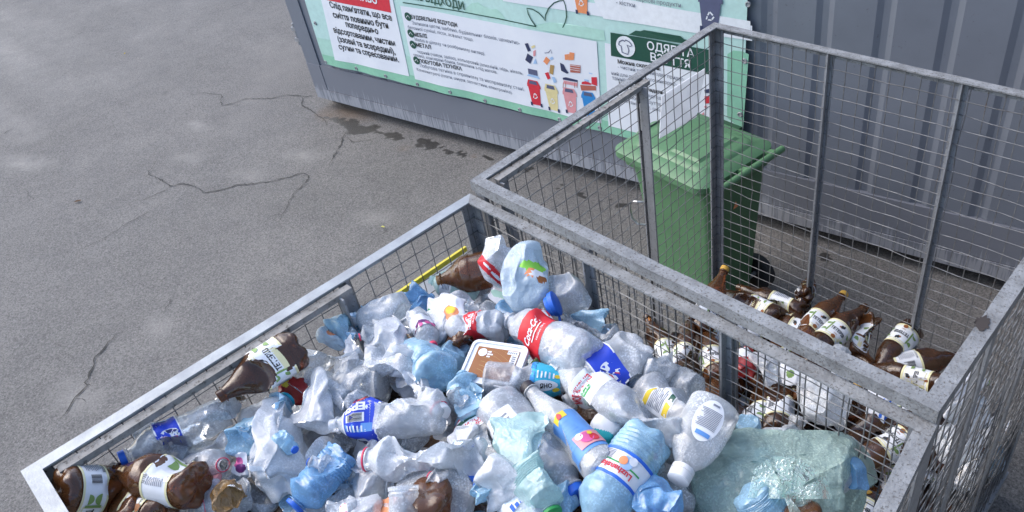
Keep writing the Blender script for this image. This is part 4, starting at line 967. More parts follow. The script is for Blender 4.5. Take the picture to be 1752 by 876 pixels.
def blob_mesh(a, b, c, seed, sub=4, dents=9, depth=.4, ridge=.12, rscale=9., fine=.0, soft=3):
    """a crumpled hollow: ellipsoid folded inward across random planes, with sharp radiating wrinkles"""
    bm = bmesh.new(); bmesh.ops.create_icosphere(bm, subdivisions=sub, radius=1.0)
    V = np.array([v.co[:] for v in bm.verts]); F = [tuple(v.index for v in f.verts) for f in bm.faces]; bm.free()
    r = np.random.default_rng(seed); V = np.sign(V)*np.abs(V)**.82
    for i in range(dents):
        n = r.normal(0, 1, 3); n /= np.linalg.norm(n); h = V @ n - r.uniform(1 - depth*1.0, 1 - depth*.2); V -= np.outer(np.maximum(h, 0)*r.uniform(1.0, 1.7), n)
    for i in range(int(dents*3)):
        c0 = V[r.integers(len(V))].copy(); n = c0/np.linalg.norm(c0) + r.normal(0, .3, 3); n /= np.linalg.norm(n); rad = r.uniform(.25, .6); dist = np.linalg.norm(V - c0, axis=1); m = dist < rad
        dd = r.uniform(.02, .075); h = (V[m] - c0) @ n + dd; V[m] -= np.outer(np.clip(h, 0, 2.2*dd)*r.uniform(1.0, 1.6)*np.clip((1 - dist[m]/rad)/.3, 0, 1), n)
    E = np.array([(f[i], f[(i+1) % 3]) for f in F for i in range(3)]); deg = np.bincount(E[:, 0], minlength=len(V))[:, None]
    for it in range(soft):
        A_ = np.zeros_like(V); np.add.at(A_, E[:, 0], V[E[:, 1]]); V = V*.45 + A_/deg*.55
    V = V*np.array([a, b, c]); s0 = seed*3.7
    for i in range(len(V)):
        p = V[i]; q = (p[0]*rscale + s0, p[1]*rscale, p[2]*rscale*1.2)
        n1 = 1 - abs(noise.noise(q))*2.4; n2 = 1 - abs(noise.noise((q[0]*2.7 + 5, q[1]*2.7, q[2]*2.7)))*2.4
        V[i] = p*(1 + ridge*(n1*.6 + n2*.3 - .35) + (fine*noise.noise((q[0]*9, q[1]*9, q[2]*9)) if fine else 0))
    return V, F
def crumple(pa, pb, w_, th, lbl, mat='milky', h=-.15, hB=None, seed=0, name='crumpled_bag', cat='plastic bag', spots=(), sub=5, roll=0., group=None, smooth=80, sx=1.0, **kw):
    A, B = clear_of_walls(pa, h, w_*.3), clear_of_walls(pb, h if hB is None else hB, w_*.3); L = float(np.linalg.norm(B-A))
    V, F = blob_mesh(th*.62, w_*.62, L*.60, seed, sub, **kw); mats = [M[mat]]; mi = np.zeros(len(F), int); cen = np.array([V[list(f)].mean(0) for f in F])
    for (cy, cz, ry, rz, m) in spots:              # printed patches, in fractions of the half width / half length
        mats.append(M[m]); y = cen[:, 1]/(w_/2); z = cen[:, 2]/(L/2)
        mi[(cen[:, 0] > -.1*th) & (((y-cy)/ry)**2 + ((z-cz)/rz)**2 < 1)] = len(mats)-1
    o = mesh_obj(name, V, F, mats, mi, smooth=smooth); o.matrix_world = frame(A, B, roll); tag(o, lbl, cat, group); return o
def child_disc(parent, pts_z, *a): pass

# ------------------------------------------------------------------ the front cage's heap
def waste_base(name, C, inset, zfun, label, cols, seed):
    n = 46; i0 = sum(C)/4; V = []; F = []
    q = [np.array(c) + (i0 - c)/np.linalg.norm(i0 - c)*inset for c in C]
    for j in range(n+1):
        for i in range(n+1):
            a, b = i/n, j/n; p = (q[0]*(1-a) + q[3]*a)*(1-b) + (q[1]*(1-a) + q[2]*a)*b
            z = zfun(a, b) + .045*noise.noise((p[0]*13 + seed, p[1]*13, 0)) + .02*(1 - 2*abs(noise.noise((p[0]*30, p[1]*30, seed))))
            V.append((p[0], p[1], z))
    F = [(j*(n+1)+i, (j+1)*(n+1)+i, (j+1)*(n+1)+i+1, j*(n+1)+i+1) for j in range(n) for i in range(n)]
    nb = len(V); ring = [i for i in range(n+1)] + [j*(n+1)+n for j in range(1, n+1)] + [n*(n+1)+i for i in range(n-1, -1, -1)] + [j*(n+1) for j in range(n-1, 0, -1)]
    for k in ring: V.append((V[k][0], V[k][1], .12))
    L = len(ring)
    for k in range(L): F.append((ring[k], ring[(k+1) % L], nb + (k+1) % L, nb + k))
    m, t, out = new_mat(name + '_mixed_plastic'); co = coord(t); p = N(t, 'ShaderNodeBsdfPrincipled'); p.inputs['Roughness'].default_value = .3
    vo = t.nodes.new('ShaderNodeTexVoronoi'); vo.inputs['Scale'].default_value = 13; vo.inputs['Randomness'].default_value = 1
    nz = noise_tex(t, co, 9, 3); mp = mixrgb(t, .25, co, nz.outputs['Color']); t.links.new(mp, vo.inputs['Vector'])
    st = [(i/len(cols), c) for i, c in enumerate(cols)]; sep = t.nodes.new('ShaderNodeSeparateColor'); t.links.new(vo.outputs['Color'], sep.inputs[0])
    r = ramp(t, sep.outputs[0], st); r.color_ramp.interpolation = 'CONSTANT'; t.links.new(r.outputs[0], p.inputs['Base Color'])
    n2 = noise_tex(t, co, 40, 3); t.links.new(bump(t, n2.outputs[0], .6, .02), p.inputs['Normal']); t.links.new(p.outputs[0], out.inputs[0])
    o = mesh_obj(name, V, F, m, smooth=30); tag(o, label, 'plastic waste', kind='stuff'); return o
waste_base('compacted_waste', C1, .07, lambda a, b: H - .235 - .16*max(0, a - .55), 'tightly packed crushed plastic filling the front cage under the loose bottles',
           [(.62,.66,.72), (.46,.49,.53), (.14,.08,.04), (.66,.70,.76), (.30,.29,.28), (.42,.58,.78), (.54,.56,.60), (.10,.06,.035), (.65,.69,.75)], 3)

B, K = bottle, crumple
CB_ = 'crushed_bottle'
# beer bottles by the left rail
B((515,590), (374,680), .108, 'brown beer bottle with twisted flat neck leaning against the left rail of the front cage', 'brown2', 'beer', -.04, -.04, 11, 'beer', 12, dents=4, depth=.4, flat=.2, wrinkle=.03, name='beer_bottle', span=(.20, .56), twist=.35)
B((92,842), (240,838), .112, 'brown beer bottle showing its dark foot in the corner of the front cage', 'brown', 'beer', -.15, -.16, 12, 'beer', 70, dents=2, depth=.3, flat=.05, name='beer_bottle', capm=None)
B((345,832), (192,806), .108, 'brown beer bottle with white label and foot turned towards the middle of the front cage', 'brown', 'beer', -.085, -.11, 13, 'beer', 130, dents=3, depth=.3, flat=.06, name='beer_bottle', capm='capblack')
B((196,872), (300,950), .11, 'brown beer bottle whose wet foot shows below the white labelled one', 'brown', 'beer', -.10, -.22, 14, 'beer', 60, dents=2, depth=.3, flat=.08, name='beer_bottle')
B((285,893), (180,850), .10, 'brown beer bottle with its label half hidden at the bottom of the picture', 'brown', 'beer', -.13, -.17, 15, 'beer', 0, dents=3, depth=.4, flat=.1, name='beer_bottle')
# left part
B((392,704), (207,786), .108, 'dented clear soda bottle with blue and red label and blue cap', 'clear', 'soda', -.125, -.15, 21, 'pepsi', -45, capm='capblue', dents=5, depth=.5, flat=.25, wrinkle=.03, span=(.46, .68), name=CB_)
K((362,686), (392,722), .085, .07, 'milky crumpled bottle end beside the beer bottle neck', 'milky', -.10, seed=22, name=CB_, cat='bottle', dents=12, depth=.5)
B((310,790), (420,742), .075, 'narrow ribbed clear bottle lying above the brown beer bottle', 'clear2', 'water', -.15, -.14, 23, dents=5, depth=.4, flat=.3)
B((425,745), (492,683), .12, 'crumpled sky blue bottle with turquoise cap left of the red net', 'blue', 'water', -.10, -.12, 24, capm='capteal', dents=10, depth=.8, flat=.35, wrinkle=.07, name=CB_)
K((452,700), (412,780), .13, .09, 'crumpled sky blue bottle body folded double in the left of the heap', 'blue', -.105, seed=25, name=CB_, cat='bottle', dents=14, depth=.55, ridge=.1)
B((330,800), (384,795), .085, 'open clear bottle with pink neck ring pointing at the viewer', 'clear2', 'soda', -.17, -.10, 26, ring='capred', dents=3, depth=.4)
B((430,845), (345,868), .09, 'small clear bottle with red ring below the golden wrapper', 'clear', 'soda', -.16, -.13, 27, ring='capred', dents=4, depth=.5, name=CB_)
K((402,808), (392,884), .10, .07, 'golden brown crumpled foil wrapper in the left foreground', 'gold_film', -.10, seed=28, name='foil_wrapper', cat='wrapper', dents=16, depth=.6, ridge=.2)
K((418,655), (368,720), .11, .06, 'golden brown crumpled film under the twisted beer bottle', 'gold_film', -.19, seed=29, name='foil_wrapper', cat='wrapper', dents=12, depth=.6, ridge=.2)
K((428,790), (396,800), .05, .04, 'purple and pink crumpled wrapper beside the golden foil', 'white', -.12, seed=30, name='foil_wrapper', cat='wrapper', dents=10, depth=.6, ridge=.15, spots=[(.2,.1,.5,.5,'magenta'), (-.3,.0,.4,.6,'purple')])
K((372,800), (352,835), .04, .03, 'pink scrap of film between the beer bottle and golden foil', 'pink', -.12, seed=31, name='foil_wrapper', cat='wrapper', dents=10, depth=.6)
# big milky pieces, left centre
K((505,690), (440,868), .165, .12, 'large milky crushed bottle standing in the left foreground', 'milky', -.10, -.11, seed=32, name=CB_, cat='bottle', dents=12, depth=.5, ridge=.07, rscale=6)
K((530,650), (566,752), .12, .09, 'milky crushed bottle right of the red net', 'milky', -.105, seed=33, name=CB_, cat='bottle', dents=12, depth=.55, ridge=.08)
K((480,660), (534,668), .075, .06, 'crumpled red net bag near the blue bottle with turquoise cap', 'red_film', -.115, seed=34, name='red_net_bag', cat='bag', dents=9, depth=.5, ridge=.22, rscale=18, spots=[(-.3,-.5,.35,.3,'lbyellow')])
B((655,655), (535,668), .105, 'wide clear jar lying on its side beside the red net', 'grey_clear', 'jar', -.135, -.15, 35, dents=5, depth=.4, flat=.15, wrinkle=.03, petal=False, name='plastic_jar', cat='jar')
K((540,640), (610,690), .10, .07, 'milky film shred lying over the clear jar', 'clear2', -.11, seed=36, name='plastic_film', cat='film', dents=14, depth=.6)
B((545,790), (690,822), .20, 'broad flattened clear bottle under the one with red ring', 'clear2', 'jug', -.135, -.14, 37, dents=8, depth=.55, flat=.55, wrinkle=.04, name=CB_)
B((590,775), (503,868), .125, 'blue tinted water bottle with dark blue cap in the left foreground', 'blue2', 'water', -.11, -.13, 38, capm='capblue', dents=4, depth=.7, flat=.35, wrinkle=.03, name='water_bottle')
B((766,702), (566,729), .108, 'clear soda bottle with blue printed sleeve lying across the middle', 'clear2', 'soda', -.085, -.10, 39, 'pepsi', 35, dents=3, depth=.35, flat=.14, wrinkle=.03, span=(.56, .86))
B((835,782), (617,786), .135, 'milky crushed bottle with pink neck ring lying across the front middle', 'milky', 'soda', -.075, -.085, 40, ring='capred', dents=10, depth=.75, flat=.35, wrinkle=.06, name=CB_)
B((650,588), (757,707), .115, 'crushed clear bottle with red ring above the blue sleeved one', 'clear2', 'soda', -.095, -.075, 41, ring='capred', capm='capwhite', dents=11, depth=.8, flat=.35, wrinkle=.07, name=CB_)
# upper left cluster
K((640,510), (672,560), .115, .09, 'round milky crushed bottle below the yellow edged sign', 'clear2', -.135, seed=50, name=CB_, cat='bottle', dents=10, depth=.4, ridge=.09)
K((630,545), (700,590), .12, .09, 'frosted crushed bottle in the upper left cluster', 'milky', -.10, seed=51, name=CB_, cat='bottle', dents=12, depth=.5)
K((690,540), (705,580), .11, .08, 'frosted crushed bottle left of the orange juice pouch', 'clear2', -.115, seed=52, name=CB_, cat='bottle', dents=12, depth=.55)
B((575,580), (640,545), .12, 'pale blue crushed bottle with orange printed sleeve near the left mid post', 'blue', 'water', -.125, -.15, 53, 'plain', 0, dents=9, depth=.8, flat=.4, wrinkle=.06, name=CB_)
K((556,560), (596,600), .07, .05, 'white film with orange print near the left mid post', 'blue_bag', -.12, seed=54, name='printed_film', cat='film', dents=9, depth=.6, spots=[(-.3,-.4,.5,.35,'orange')])
K((545,590), (522,640), .13, .09, 'milky crushed bottle behind the foot of the twisted beer bottle', 'clear2', -.165, seed=55, name=CB_, cat='bottle', dents=12, depth=.5)
K((575,612), (625,600), .10, .07, 'milky crushed bottle with a scrap of blue label at left centre', 'milky', -.105, seed=56, name=CB_, cat='bottle', dents=12, depth=.55, spots=[(-.2,-.7,.3,.3,'capblue')])
K((634,630), (560,640), .10, .08, 'frosted crushed bottle above the clear jar', 'clear2', -.125, seed=57, name=CB_, cat='bottle', dents=11, depth=.5)
B((720,490), (694,520), .07, 'small blue bottle with cyan cap below the yellow edged sign', 'blue2', 'water', -.165, -.155, 58, capm='capteal', dents=3, depth=.5, flat=.1, name='water_bottle')
B((820,500), (735,478), .085, 'pale greenish bottle with black print behind the open brown neck', 'mint_film', 'water', -.185, -.17, 59, 'plain', 10, dents=3, depth=.4, span=(.5, .72))
B((700,555), (740,505), .06, 'blue bottle lying between cyan cap and juice pouch', 'blue2', 'water', -.155, -.145, 60, dents=4, depth=.4)
K((735,520), (785,560), .12, .06, 'white juice pouch with printed orange fruit and green leaf', 'white', -.115, seed=61, name='juice_pouch', cat='pouch', dents=9, depth=.5, ridge=.05, sub=5, spots=[(-.25,.5,.33,.34,'orange'), (-.35,.42,.2,.2,'lbyellow'), (.45,-.55,.3,.3,'capgreen')])
K((722,545), (760,575), .10, .05, 'milky film with dark berry print beside the pink cap', 'milky', -.12, seed=62, name='printed_film', cat='film', dents=9, depth=.5)
B((712,540), (741,592), .068, 'slim bottle with pink cap and dark berry sleeve', 'clear2', 'soda', -.105, -.095, 63, 'berry', 0, capm='capred', dents=2, depth=.4)
B((862,455), (748,480), .105, 'brown bottle with open neck pointing left at the back of the front cage', 'brown', 'beer', -.115, -.13, 64, dents=0, depth=.3, flat=.04, wrinkle=0, micro=0, name='beer_bottle')
K((884,424), (834,474), .135, .10, 'crushed clear cola bottle with torn red band over the open brown bottle', 'clear2', -.08, seed=65, name=CB_, cat='bottle', dents=7, depth=.4, ridge=.05, spots=[(0, .62, 1.4, .24, 'cokered'), (-.2,.66,.25,.08,'lblwhite'), (.3,.60,.2,.06,'lblwhite')])
B((858,570), (758,508), .105, 'clear crushed bottle with wide open neck above the red cola label', 'clear2', 'soda', -.12, -.13, 66, dents=8, depth=.7, flat=.3, wrinkle=.05, name=CB_)
B((865,560), (755,560), .105, 'crushed milky bottle with short red cola label in the upper middle', 'milky', 'soda', -.105, -.11, 67, 'cola', 30, dents=4, depth=.5, flat=.2, wrinkle=.03, span=(.34, .60), name=CB_)
K((758,585), (815,580), .075, .06, 'brown crumpled bottle above the white tub', 'brown', -.11, seed=68, name='beer_bottle', cat='bottle', dents=12, depth=.6, ridge=.14)
K((735,625), (790,630), .11, .08, 'pale blue crumpled bottle shoulder below the pink cap', 'blue', -.125, seed=69, name=CB_, cat='bottle', dents=9, depth=.5, ridge=.06)
B((752,640), (700,600), .11, 'sky blue bottle showing its lobed foot in the middle', 'blue', 'water', -.08, -.16, 70, dents=2, depth=.4, flat=.08, name='water_bottle')
K((710,590), (690,640), .12, .08, 'frosted crushed bottle left of the sky blue foot', 'milky', -.11, seed=71, name=CB_, cat='bottle', dents=12, depth=.5)
B((815,715), (790,640), .10, 'torn blue bottle with a hole below the white tub', 'blue', 'water', -.095, -.095, 72, dents=8, depth=.7, flat=.3, wrinkle=.06, name=CB_)
K((640,690), (600,715), .09, .06, 'clear crumpled bottle with red cap ring over the jar mouth', 'clear', -.115, seed=73, name=CB_, cat='bottle', dents=12, depth=.6)
# back middle and right
K((915,424), (896,534), .122, .09, 'big light blue crushed canister with green label and blue handle cap', 'blue_bag', -.055, -.105, seed=80, name='water_canister', cat='canister', dents=10, depth=.38, ridge=.05, sub=5, rscale=7, spots=[(-.05,-.32,.55,.16,'lime'), (-.1,-.12,.3,.13,'orange'), (-.28,-.1,.3,.12,'lblwhite'), (-.5,.04,.22,.10,'brownlbl')])
def handle_cap():
    par = bpy.data.objects['water_canister']; A = at(931, 528, H - .085); Bp = at(958, 516, H - .07); sh = Shape('jug', .075, .055, 1, dents=0, flat=0, wrinkle=0)
    Mx = frame(A, Bp, 0); mb = MB(); mb.lathe([(-.012, .024), (-.004, .026), (.0, .031), (.012, .033), (.014, .030), (.016, .012)], 26)
    mb.tube([(.0, .030, .006), (.0, .046, .002), (.0, .050, -.012), (.0, .046, -.026), (.0, .030, -.030)], .0035, 7)
    o = mb.obj('handle_cap', M['capblue'], None, 40); o.parent = par; o.matrix_parent_inverse = par.matrix_world.inverted(); o.matrix_world = Mx
bpy.context.view_layer.update(); handle_cap()
K((950,470), (975,540), .12, .08, 'clear crushed bottle behind the blue canister cap', 'clear2', -.15, seed=81, name=CB_, cat='bottle', dents=11, depth=.5)
K((872,520), (878,570), .08, .05, 'dark blue crumpled film between cola bottle and canister', 'blue2', -.16, seed=82, name='plastic_film', cat='film', dents=9, depth=.5)
K((868,490), (852,515), .08, .03, 'white and green printed pouch wedged left of the canister', 'white', -.155, seed=83, name='printed_pouch', cat='pouch', dents=6, depth=.4, spots=[(.1,.5,.9,.25,'palegreen')])
B((1016,622), (866,545), .125, 'large crushed cola bottle with wide red label at the back of the heap', 'clear2', 'soda', -.075, -.095, 84, 'cola', 0, dents=3, depth=.35, flat=.15, wrinkle=.02, span=(.42, .66))
B((968,545), (1068,580), .085, 'clear crushed bottle with open neck pointing at the rear cage', 'clear', 'soda', -.15, -.15, 85, dents=8, depth=.7, flat=.25, wrinkle=.06, name=CB_)
K((985,535), (1045,560), .07, .05, 'pale blue scoop shaped shell against the shared mesh', 'blue', -.135, seed=86, name='plastic_shell', cat='shell', dents=6, depth=.5)
K((975,560), (1010,550), .07, .05, 'clear crumpled film right of the red cola label', 'clear', -.16, seed=87, name='plastic_film', cat='film', dents=14, depth=.6, ridge=.2)
B((1110,600), (968,690), .135, 'wide clear soda bottle with blue label and round emblem on the right', 'clear2', 'soda', -.105, -.125, 88, 'pepsi', -32, dents=3, depth=.35, flat=.18, wrinkle=.02, span=(.36, .66))
B((1172,758), (945,628), .108, 'long clear water bottle with white label on the right', 'clear2', 'soda', -.085, -.095, 89, 'morsh', -15, dents=5, depth=.5, flat=.16, wrinkle=.025, span=(.57, .75))
B((832,650), (1004,655), .095, 'clear bottle with aqua sleeve in the centre', 'clear', 'slim', -.11, -.115, 90, 'aqua', 15, dents=3, depth=.4, flat=.12, wrinkle=.03)
B((1038,808), (902,662), .082, 'clear bottle with black cap and blue flower label', 'grey_clear', 'slim', -.07, -.085, 91, 'flower', 0, capm='capblack', dents=1, depth=.2, flat=.04, wrinkle=0, petal=False, span=(.12, .52), arc=2.6)
B((850,690), (985,852), .125, 'large clear oil bottle with pale label and blue cap', 'clear2', 'jug', -.11, -.125, 92, 'plain', 20, capm='capblue', dents=3, depth=.4, flat=.14, wrinkle=.02, span=(.2, .5), arc=1.5, petal=False)
K((885,708), (912,835), .15, .07, 'mint green torn film draped over the large clear bottle', 'mint_film', -.065, seed=93, name='plastic_film', cat='film', dents=12, depth=.5, ridge=.08, rscale=7)
B((905,800), (945,880), .12, 'mint green bottle shoulder with green neck in the foreground', 'mint_film', 'water', -.08, -.09, 94, capm='capgreen', dents=4, depth=.6, flat=.25, name='water_bottle')
K((850,790), (858,876), .125, .09, 'milky crushed bottle left of the mint green film', 'milky', -.085, seed=95, name=CB_, cat='bottle', dents=12, depth=.5, ridge=.06)
B((935,905), (870,830), .11, 'white mountain water bottle with black lettering in the foreground', 'blue_bag', 'water', -.115, -.13, 96, 'karp', 20, dents=3, depth=.4, flat=.1)
K((925,855), (985,885), .10, .08, 'pale blue crumpled bottle below the blue cap', 'blue', -.125, seed=97, name=CB_, cat='bottle', dents=10, depth=.5)
B((850,800), (795,705), .095, 'crushed clear syrup bottle with red and green striped label', 'grey_clear', 'soda', -.115, -.13, 98, 'stripe', 0, dents=6, depth=.6, flat=.25, wrinkle=.04, span=(.52, .80), name=CB_)
K((1000,690), (1035,725), .09, .06, 'brown crumpled bottle under the long clear water bottle', 'brown2', -.13, seed=99, name='beer_bottle', cat='bottle', dents=10, depth=.5, ridge=.12)
B((995,835), (955,790), .10, 'brown bottle body showing beneath the flower label bottle', 'brown2', 'beer', -.16, -.16, 100, dents=1, depth=.2, name='beer_bottle')
K((1012,735), (1058,745), .07, .05, 'turquoise and white packet under the long clear water bottle', 'white', -.12, seed=101, name='printed_pouch', cat='pouch', dents=6, depth=.4, spots=[(.35,0,.5,1.1,'turquoise')])
K((1020,760), (1060,775), .09, .06, 'grey crumpled bottle below the turquoise packet', 'grey_clear', -.16, seed=102, name=CB_, cat='bottle', dents=9, depth=.5)
B((1113,742), (998,905), .115, 'light blue ribbed water bottle with fruit label in the right foreground', 'blue', 'water', -.075, -.10, 103, 'luzh', 18, dents=0, depth=.2, flat=.05, name='water_bottle', span=(.34, .60))
B((1192,728), (1085,655), .115, 'clear oil bottle with white and yellow label on the right', 'clear2', 'jug', -.125, -.145, 104, 'yellow', 0, dents=3, depth=.4, flat=.14, wrinkle=.02, span=(.22, .62), arc=1.3, petal=False)
K((1105,625), (1148,650), .12, .09, 'milky crushed bottle right of the blue emblem bottle', 'clear2', -.125, seed=105, name=CB_, cat='bottle', dents=11, depth=.45)
B((1192,668), (1150,650), .085, 'greenish clear bottle end with green stripe against the shared mesh', 'clear', 'soda', -.14, -.16, 106, dents=3, depth=.4)
K((1070,655), (1095,690), .08, .06, 'grey blue crumpled piece behind the yellow labelled bottle', 'blue2', -.16, seed=107, name=CB_, cat='bottle', dents=9, depth=.5)
def detergent():
    o = bottle((1226,690), (1163,815), .108, 'frosted detergent flask with oval white label and white cap', 'grey_clear', 'flask', -.075, -.085, 108, None, 0, dents=1, depth=.2, flat=0, wrinkle=0, petal=False, name='detergent_bottle'); L = (o.matrix_world.to_translation(), )
    A, Bq = at(1226, 690, H - .075), at(1163, 815, H - .085); sh = Shape('flask', float(np.linalg.norm(Bq-A)), .054, 108, dents=1, depth=.2, flat=0, wrinkle=0)
    V = []; F = []; n = 28; R = sh.R; zc = .36*sh.L                            # oval label on the broad face (local +x), inset block of small print
    o.rotation_euler = o.matrix_world.to_euler()
    lb = Label.__new__(Label); lb.sh = sh; lb.zc = zc; lb.h = sh.L*.52; lb.off = .0012; lb.V = []; lb.F = []; lb.M = []; lb.mats = []
    lb.disc(0, 0, .031, M['lblwhite'], 0, k=32, ry=sh.L*.26); lb.lines(-.022, .024, -sh.L*.14, sh.L*.10, 13, M['greyink'], 1, 4); lb.grid(-.018, .014, sh.L*.15, sh.L*.20, M['ltblue'], 1, 6, 1); lb.grid(-.010, .004, -sh.L*.215, -sh.L*.19, M['greyink'], 1, 4, 1)
    lb.done(o)
    mb = MB(); k = 26; r = .0235; V = []
    for z, rr_ in ((.90, .95), (.905, 1.0), (.955, 1.0), (.957, .93), (.962, .93), (.964, 1.0), (1.045, .96), (1.055, .86)):
        for j in range(k): V.append((r*rr_*math.cos(2*math.pi*j/k), r*rr_*math.sin(2*math.pi*j/k), z*sh.L - sh.L/2))
    F = [(i*k+j, i*k+(j+1) % k, (i+1)*k+(j+1) % k, (i+1)*k+j) for i in range(7) for j in range(k)] + [tuple(range(k))[::-1], tuple(range(7*k, 8*k))]
    mesh_obj('cap', V, F, M['capwhite'], parent=o, smooth=40)
detergent()
K((1262,728), (1300,732), .05, .05, 'sky blue crumpled bottle end behind the green bag', 'blue', -.20, seed=109, name=CB_, cat='bottle', dents=8, depth=.45)
K((1130,820), (1160,890), .09, .07, 'greyish clear bottle with wet beads below the white cap', 'grey_clear', -.20, seed=110, name=CB_, cat='bottle', dents=6, depth=.35, ridge=.05)
K((1128,775), (1112,808), .05, .04, 'clear wrapper with yellow and red print beside the white cap', 'clear', -.12, seed=111, name='foil_wrapper', cat='wrapper', dents=9, depth=.5, spots=[(.2,-.2,.3,.3,'red'), (.5,.1,.25,.6,'lbyellow')])
K((1085,862), (1165,868), .10, .08, 'deep blue crumpled film bag at the bottom edge right', 'blue2', -.085, seed=112, name='plastic_film', cat='film', dents=12, depth=.5, ridge=.16)
K((1095,815), (1120,855), .06, .04, 'aqua packet with green leaf print beside the fruit label bottle', 'turquoise', -.13, seed=113, name='printed_pouch', cat='pouch', dents=7, depth=.4, spots=[(0,0,.5,.5,'capgreen')])
# foreground centre
K((720,800), (800,885), .15, .09, 'large beaded clear bottle in the centre foreground', 'grey_clear', -.12, seed=120, name=CB_, cat='bottle', dents=9, depth=.4, ridge=.05)
B((725,838), (760,935), .115, 'brown beer bottle foot seen end on in the centre foreground', 'brown', 'beer', -.065, -.20, 121, dents=2, depth=.4, flat=.1, name='beer_bottle')
B((693,960), (690,832), .058, 'clear slim tube bottle with red lined label standing in the foreground', 'clear2', 'jar', -.13, -.055, 122, 'plain', 0, dents=0, depth=.1, flat=0, wrinkle=0, petal=False, span=(.2, .62))
B((650,930), (670,855), .085, 'clear bottle with orange label in the centre foreground', 'clear', 'soda', -.13, -.11, 123, None, 0, dents=3, depth=.4)
K((655,858), (672,890), .05, .03, 'orange printed sleeve scrap beside the slim tube bottle', 'orange', -.10, seed=124, name='label_scrap', cat='label', dents=7, depth=.4)
B((560,885), (620,868), .09, 'crushed clear bottle with pink brick patterned label in the foreground', 'clear2', 'soda', -.09, -.10, 125, 'brick', 0, dents=5, depth=.5, flat=.2, name=CB_)
B((612,862), (640,930), .085, 'clear bottle showing its round foot beside the pink patterned label', 'clear2', 'soda', -.075, -.16, 126, dents=2, depth=.3)
K((840,740), (815,800), .09, .06, 'grey clear crumpled bottle below the striped label', 'grey_clear', -.135, seed=127, name=CB_, cat='bottle', dents=10, depth=.5)
K((775,740), (845,760), .08, .06, 'milky crumpled bottle behind the pink neck ring one', 'milky', -.11, seed=128, name=CB_, cat='bottle', dents=12, depth=.55)
K((790,790), (830,830), .07, .05, 'clear film with blue brush print in the centre foreground', 'blue_bag', -.12, seed=129, name='printed_film', cat='film', dents=8, depth=.5, spots=[(.2,.4,.5,.3,'capblue')])
# white food tub with brown printed lid
def tub():
    q = [at(x, y, H - h) for x, y, h in ((803,578,.07), (898,592,.07), (888,668,.09), (790,650,.09))]; cen = sum(q)/4
    ux = (q[1]-q[0]); wx = np.linalg.norm(ux)/2; ux /= np.linalg.norm(ux); uz = np.cross(ux, q[0]-q[3]); uz /= np.linalg.norm(uz); uy = np.cross(uz, ux); wy = np.linalg.norm(q[0]-q[3])/2
    def rr(a, b, r, z, k=5):
        P = []
        for cx, cy, a0 in ((a-r, b-r, 0), (-a+r, b-r, 90), (-a+r, -b+r, 180), (a-r, -b+r, 270)):
            for i in range(k+1): th = math.radians(a0 + 90*i/k); P.append((cx + r*math.cos(th), cy + r*math.sin(th), z))
        return P
    def loft(rings, m, par, name):
        V = sum(rings, []); n = len(rings[0]); F = [(i*n+j, i*n+(j+1) % n, (i+1)*n+(j+1) % n, (i+1)*n+j) for i in range(len(rings)-1) for j in range(n)] + [tuple(range(n))[::-1], tuple(range((len(rings)-1)*n, len(rings)*n))]
        return mesh_obj(name, V, F, m, parent=par, smooth=35)
    root = loft([rr(wx*.84, wy*.82, .012, -.062), rr(wx*.94, wy*.92, .014, -.012)], M['clear2'], None, 'food_tub')
    root.matrix_world = Matrix(((ux[0], uy[0], uz[0], cen[0]), (ux[1], uy[1], uz[1], cen[1]), (ux[2], uy[2], uz[2], cen[2]), (0, 0, 0, 1))); tag(root, 'white plastic food tub with brown printed lid in the middle of the heap', 'food tub')
    lid = loft([rr(wx, wy, .016, -.012), rr(wx*1.01, wy*1.01, .017, -.004), rr(wx*.99, wy*.99, .016, 0), rr(wx*.90, wy*.88, .012, 0), rr(wx*.885, wy*.865, .012, -.0035), rr(wx*.80, wy*.76, .008, -.0035)], M['milkyplastic'], root, 'lid')
    mb = MB(); z = -.0022; a, b = wx*.74, wy*.70
    mats = [M['brownlbl'], M['lblwhite'], M['gold'], M['greyink']]
    mb.add([(-a, -b, z), (a, -b, z), (a, b, z), (-a, b, z)], [(0, 1, 2, 3)], 0)
    for i in range(10):                                 # curved rows of fine dashes
        for j in range(26):
            th = .25 + j*.05; r_ = .02 + i*.011; x, y = -a*.7 + r_*math.cos(th)*1.25, -b*1.0 + r_*math.sin(th)
            if abs(x) < a*.96 and abs(y) < b*.96: mb.add([(x, y, z+.0003), (x+.0022, y, z+.0003), (x+.0022, y+.0012, z+.0003), (x, y+.0012, z+.0003)], [(0, 1, 2, 3)], 2)
    def sq(x0, x1, y0, y1, m, e=.0006): mb.add([(x0*a, y0*b, z+e), (x1*a, y0*b, z+e), (x1*a, y1*b, z+e), (x0*a, y1*b, z+e)], [(0, 1, 2, 3)], m)
    sq(.45, .97, .72, .96, 1); sq(.66, .97, .10, .70, 1)
    for i in range(5): sq(.48 + i*.09, .53 + i*.09, .78, .90, 3, .0009)
    for i in range(4): sq(.72, .90, .16 + i*.13, .24 + i*.13, 3, .0009)
    mb.add([(-a*.70 + .011*math.cos(k*.4), b*.62 + .011*math.sin(k*.4), z+.0006) for k in range(16)], [tuple(range(16))], 1)
    for i in range(3): sq(-.46, -.30 + .1*(i % 2), .66 - i*.16, .76 - i*.16, 1)
    mb.obj('printed_label', mats, lid)
M['milkyplastic'] = pbr('milky_tub_plastic', (.74, .76, .79), (.66, .68, .72), .3, 0, .5, 40, (.86, .88, .9), 260, .56)
tub()
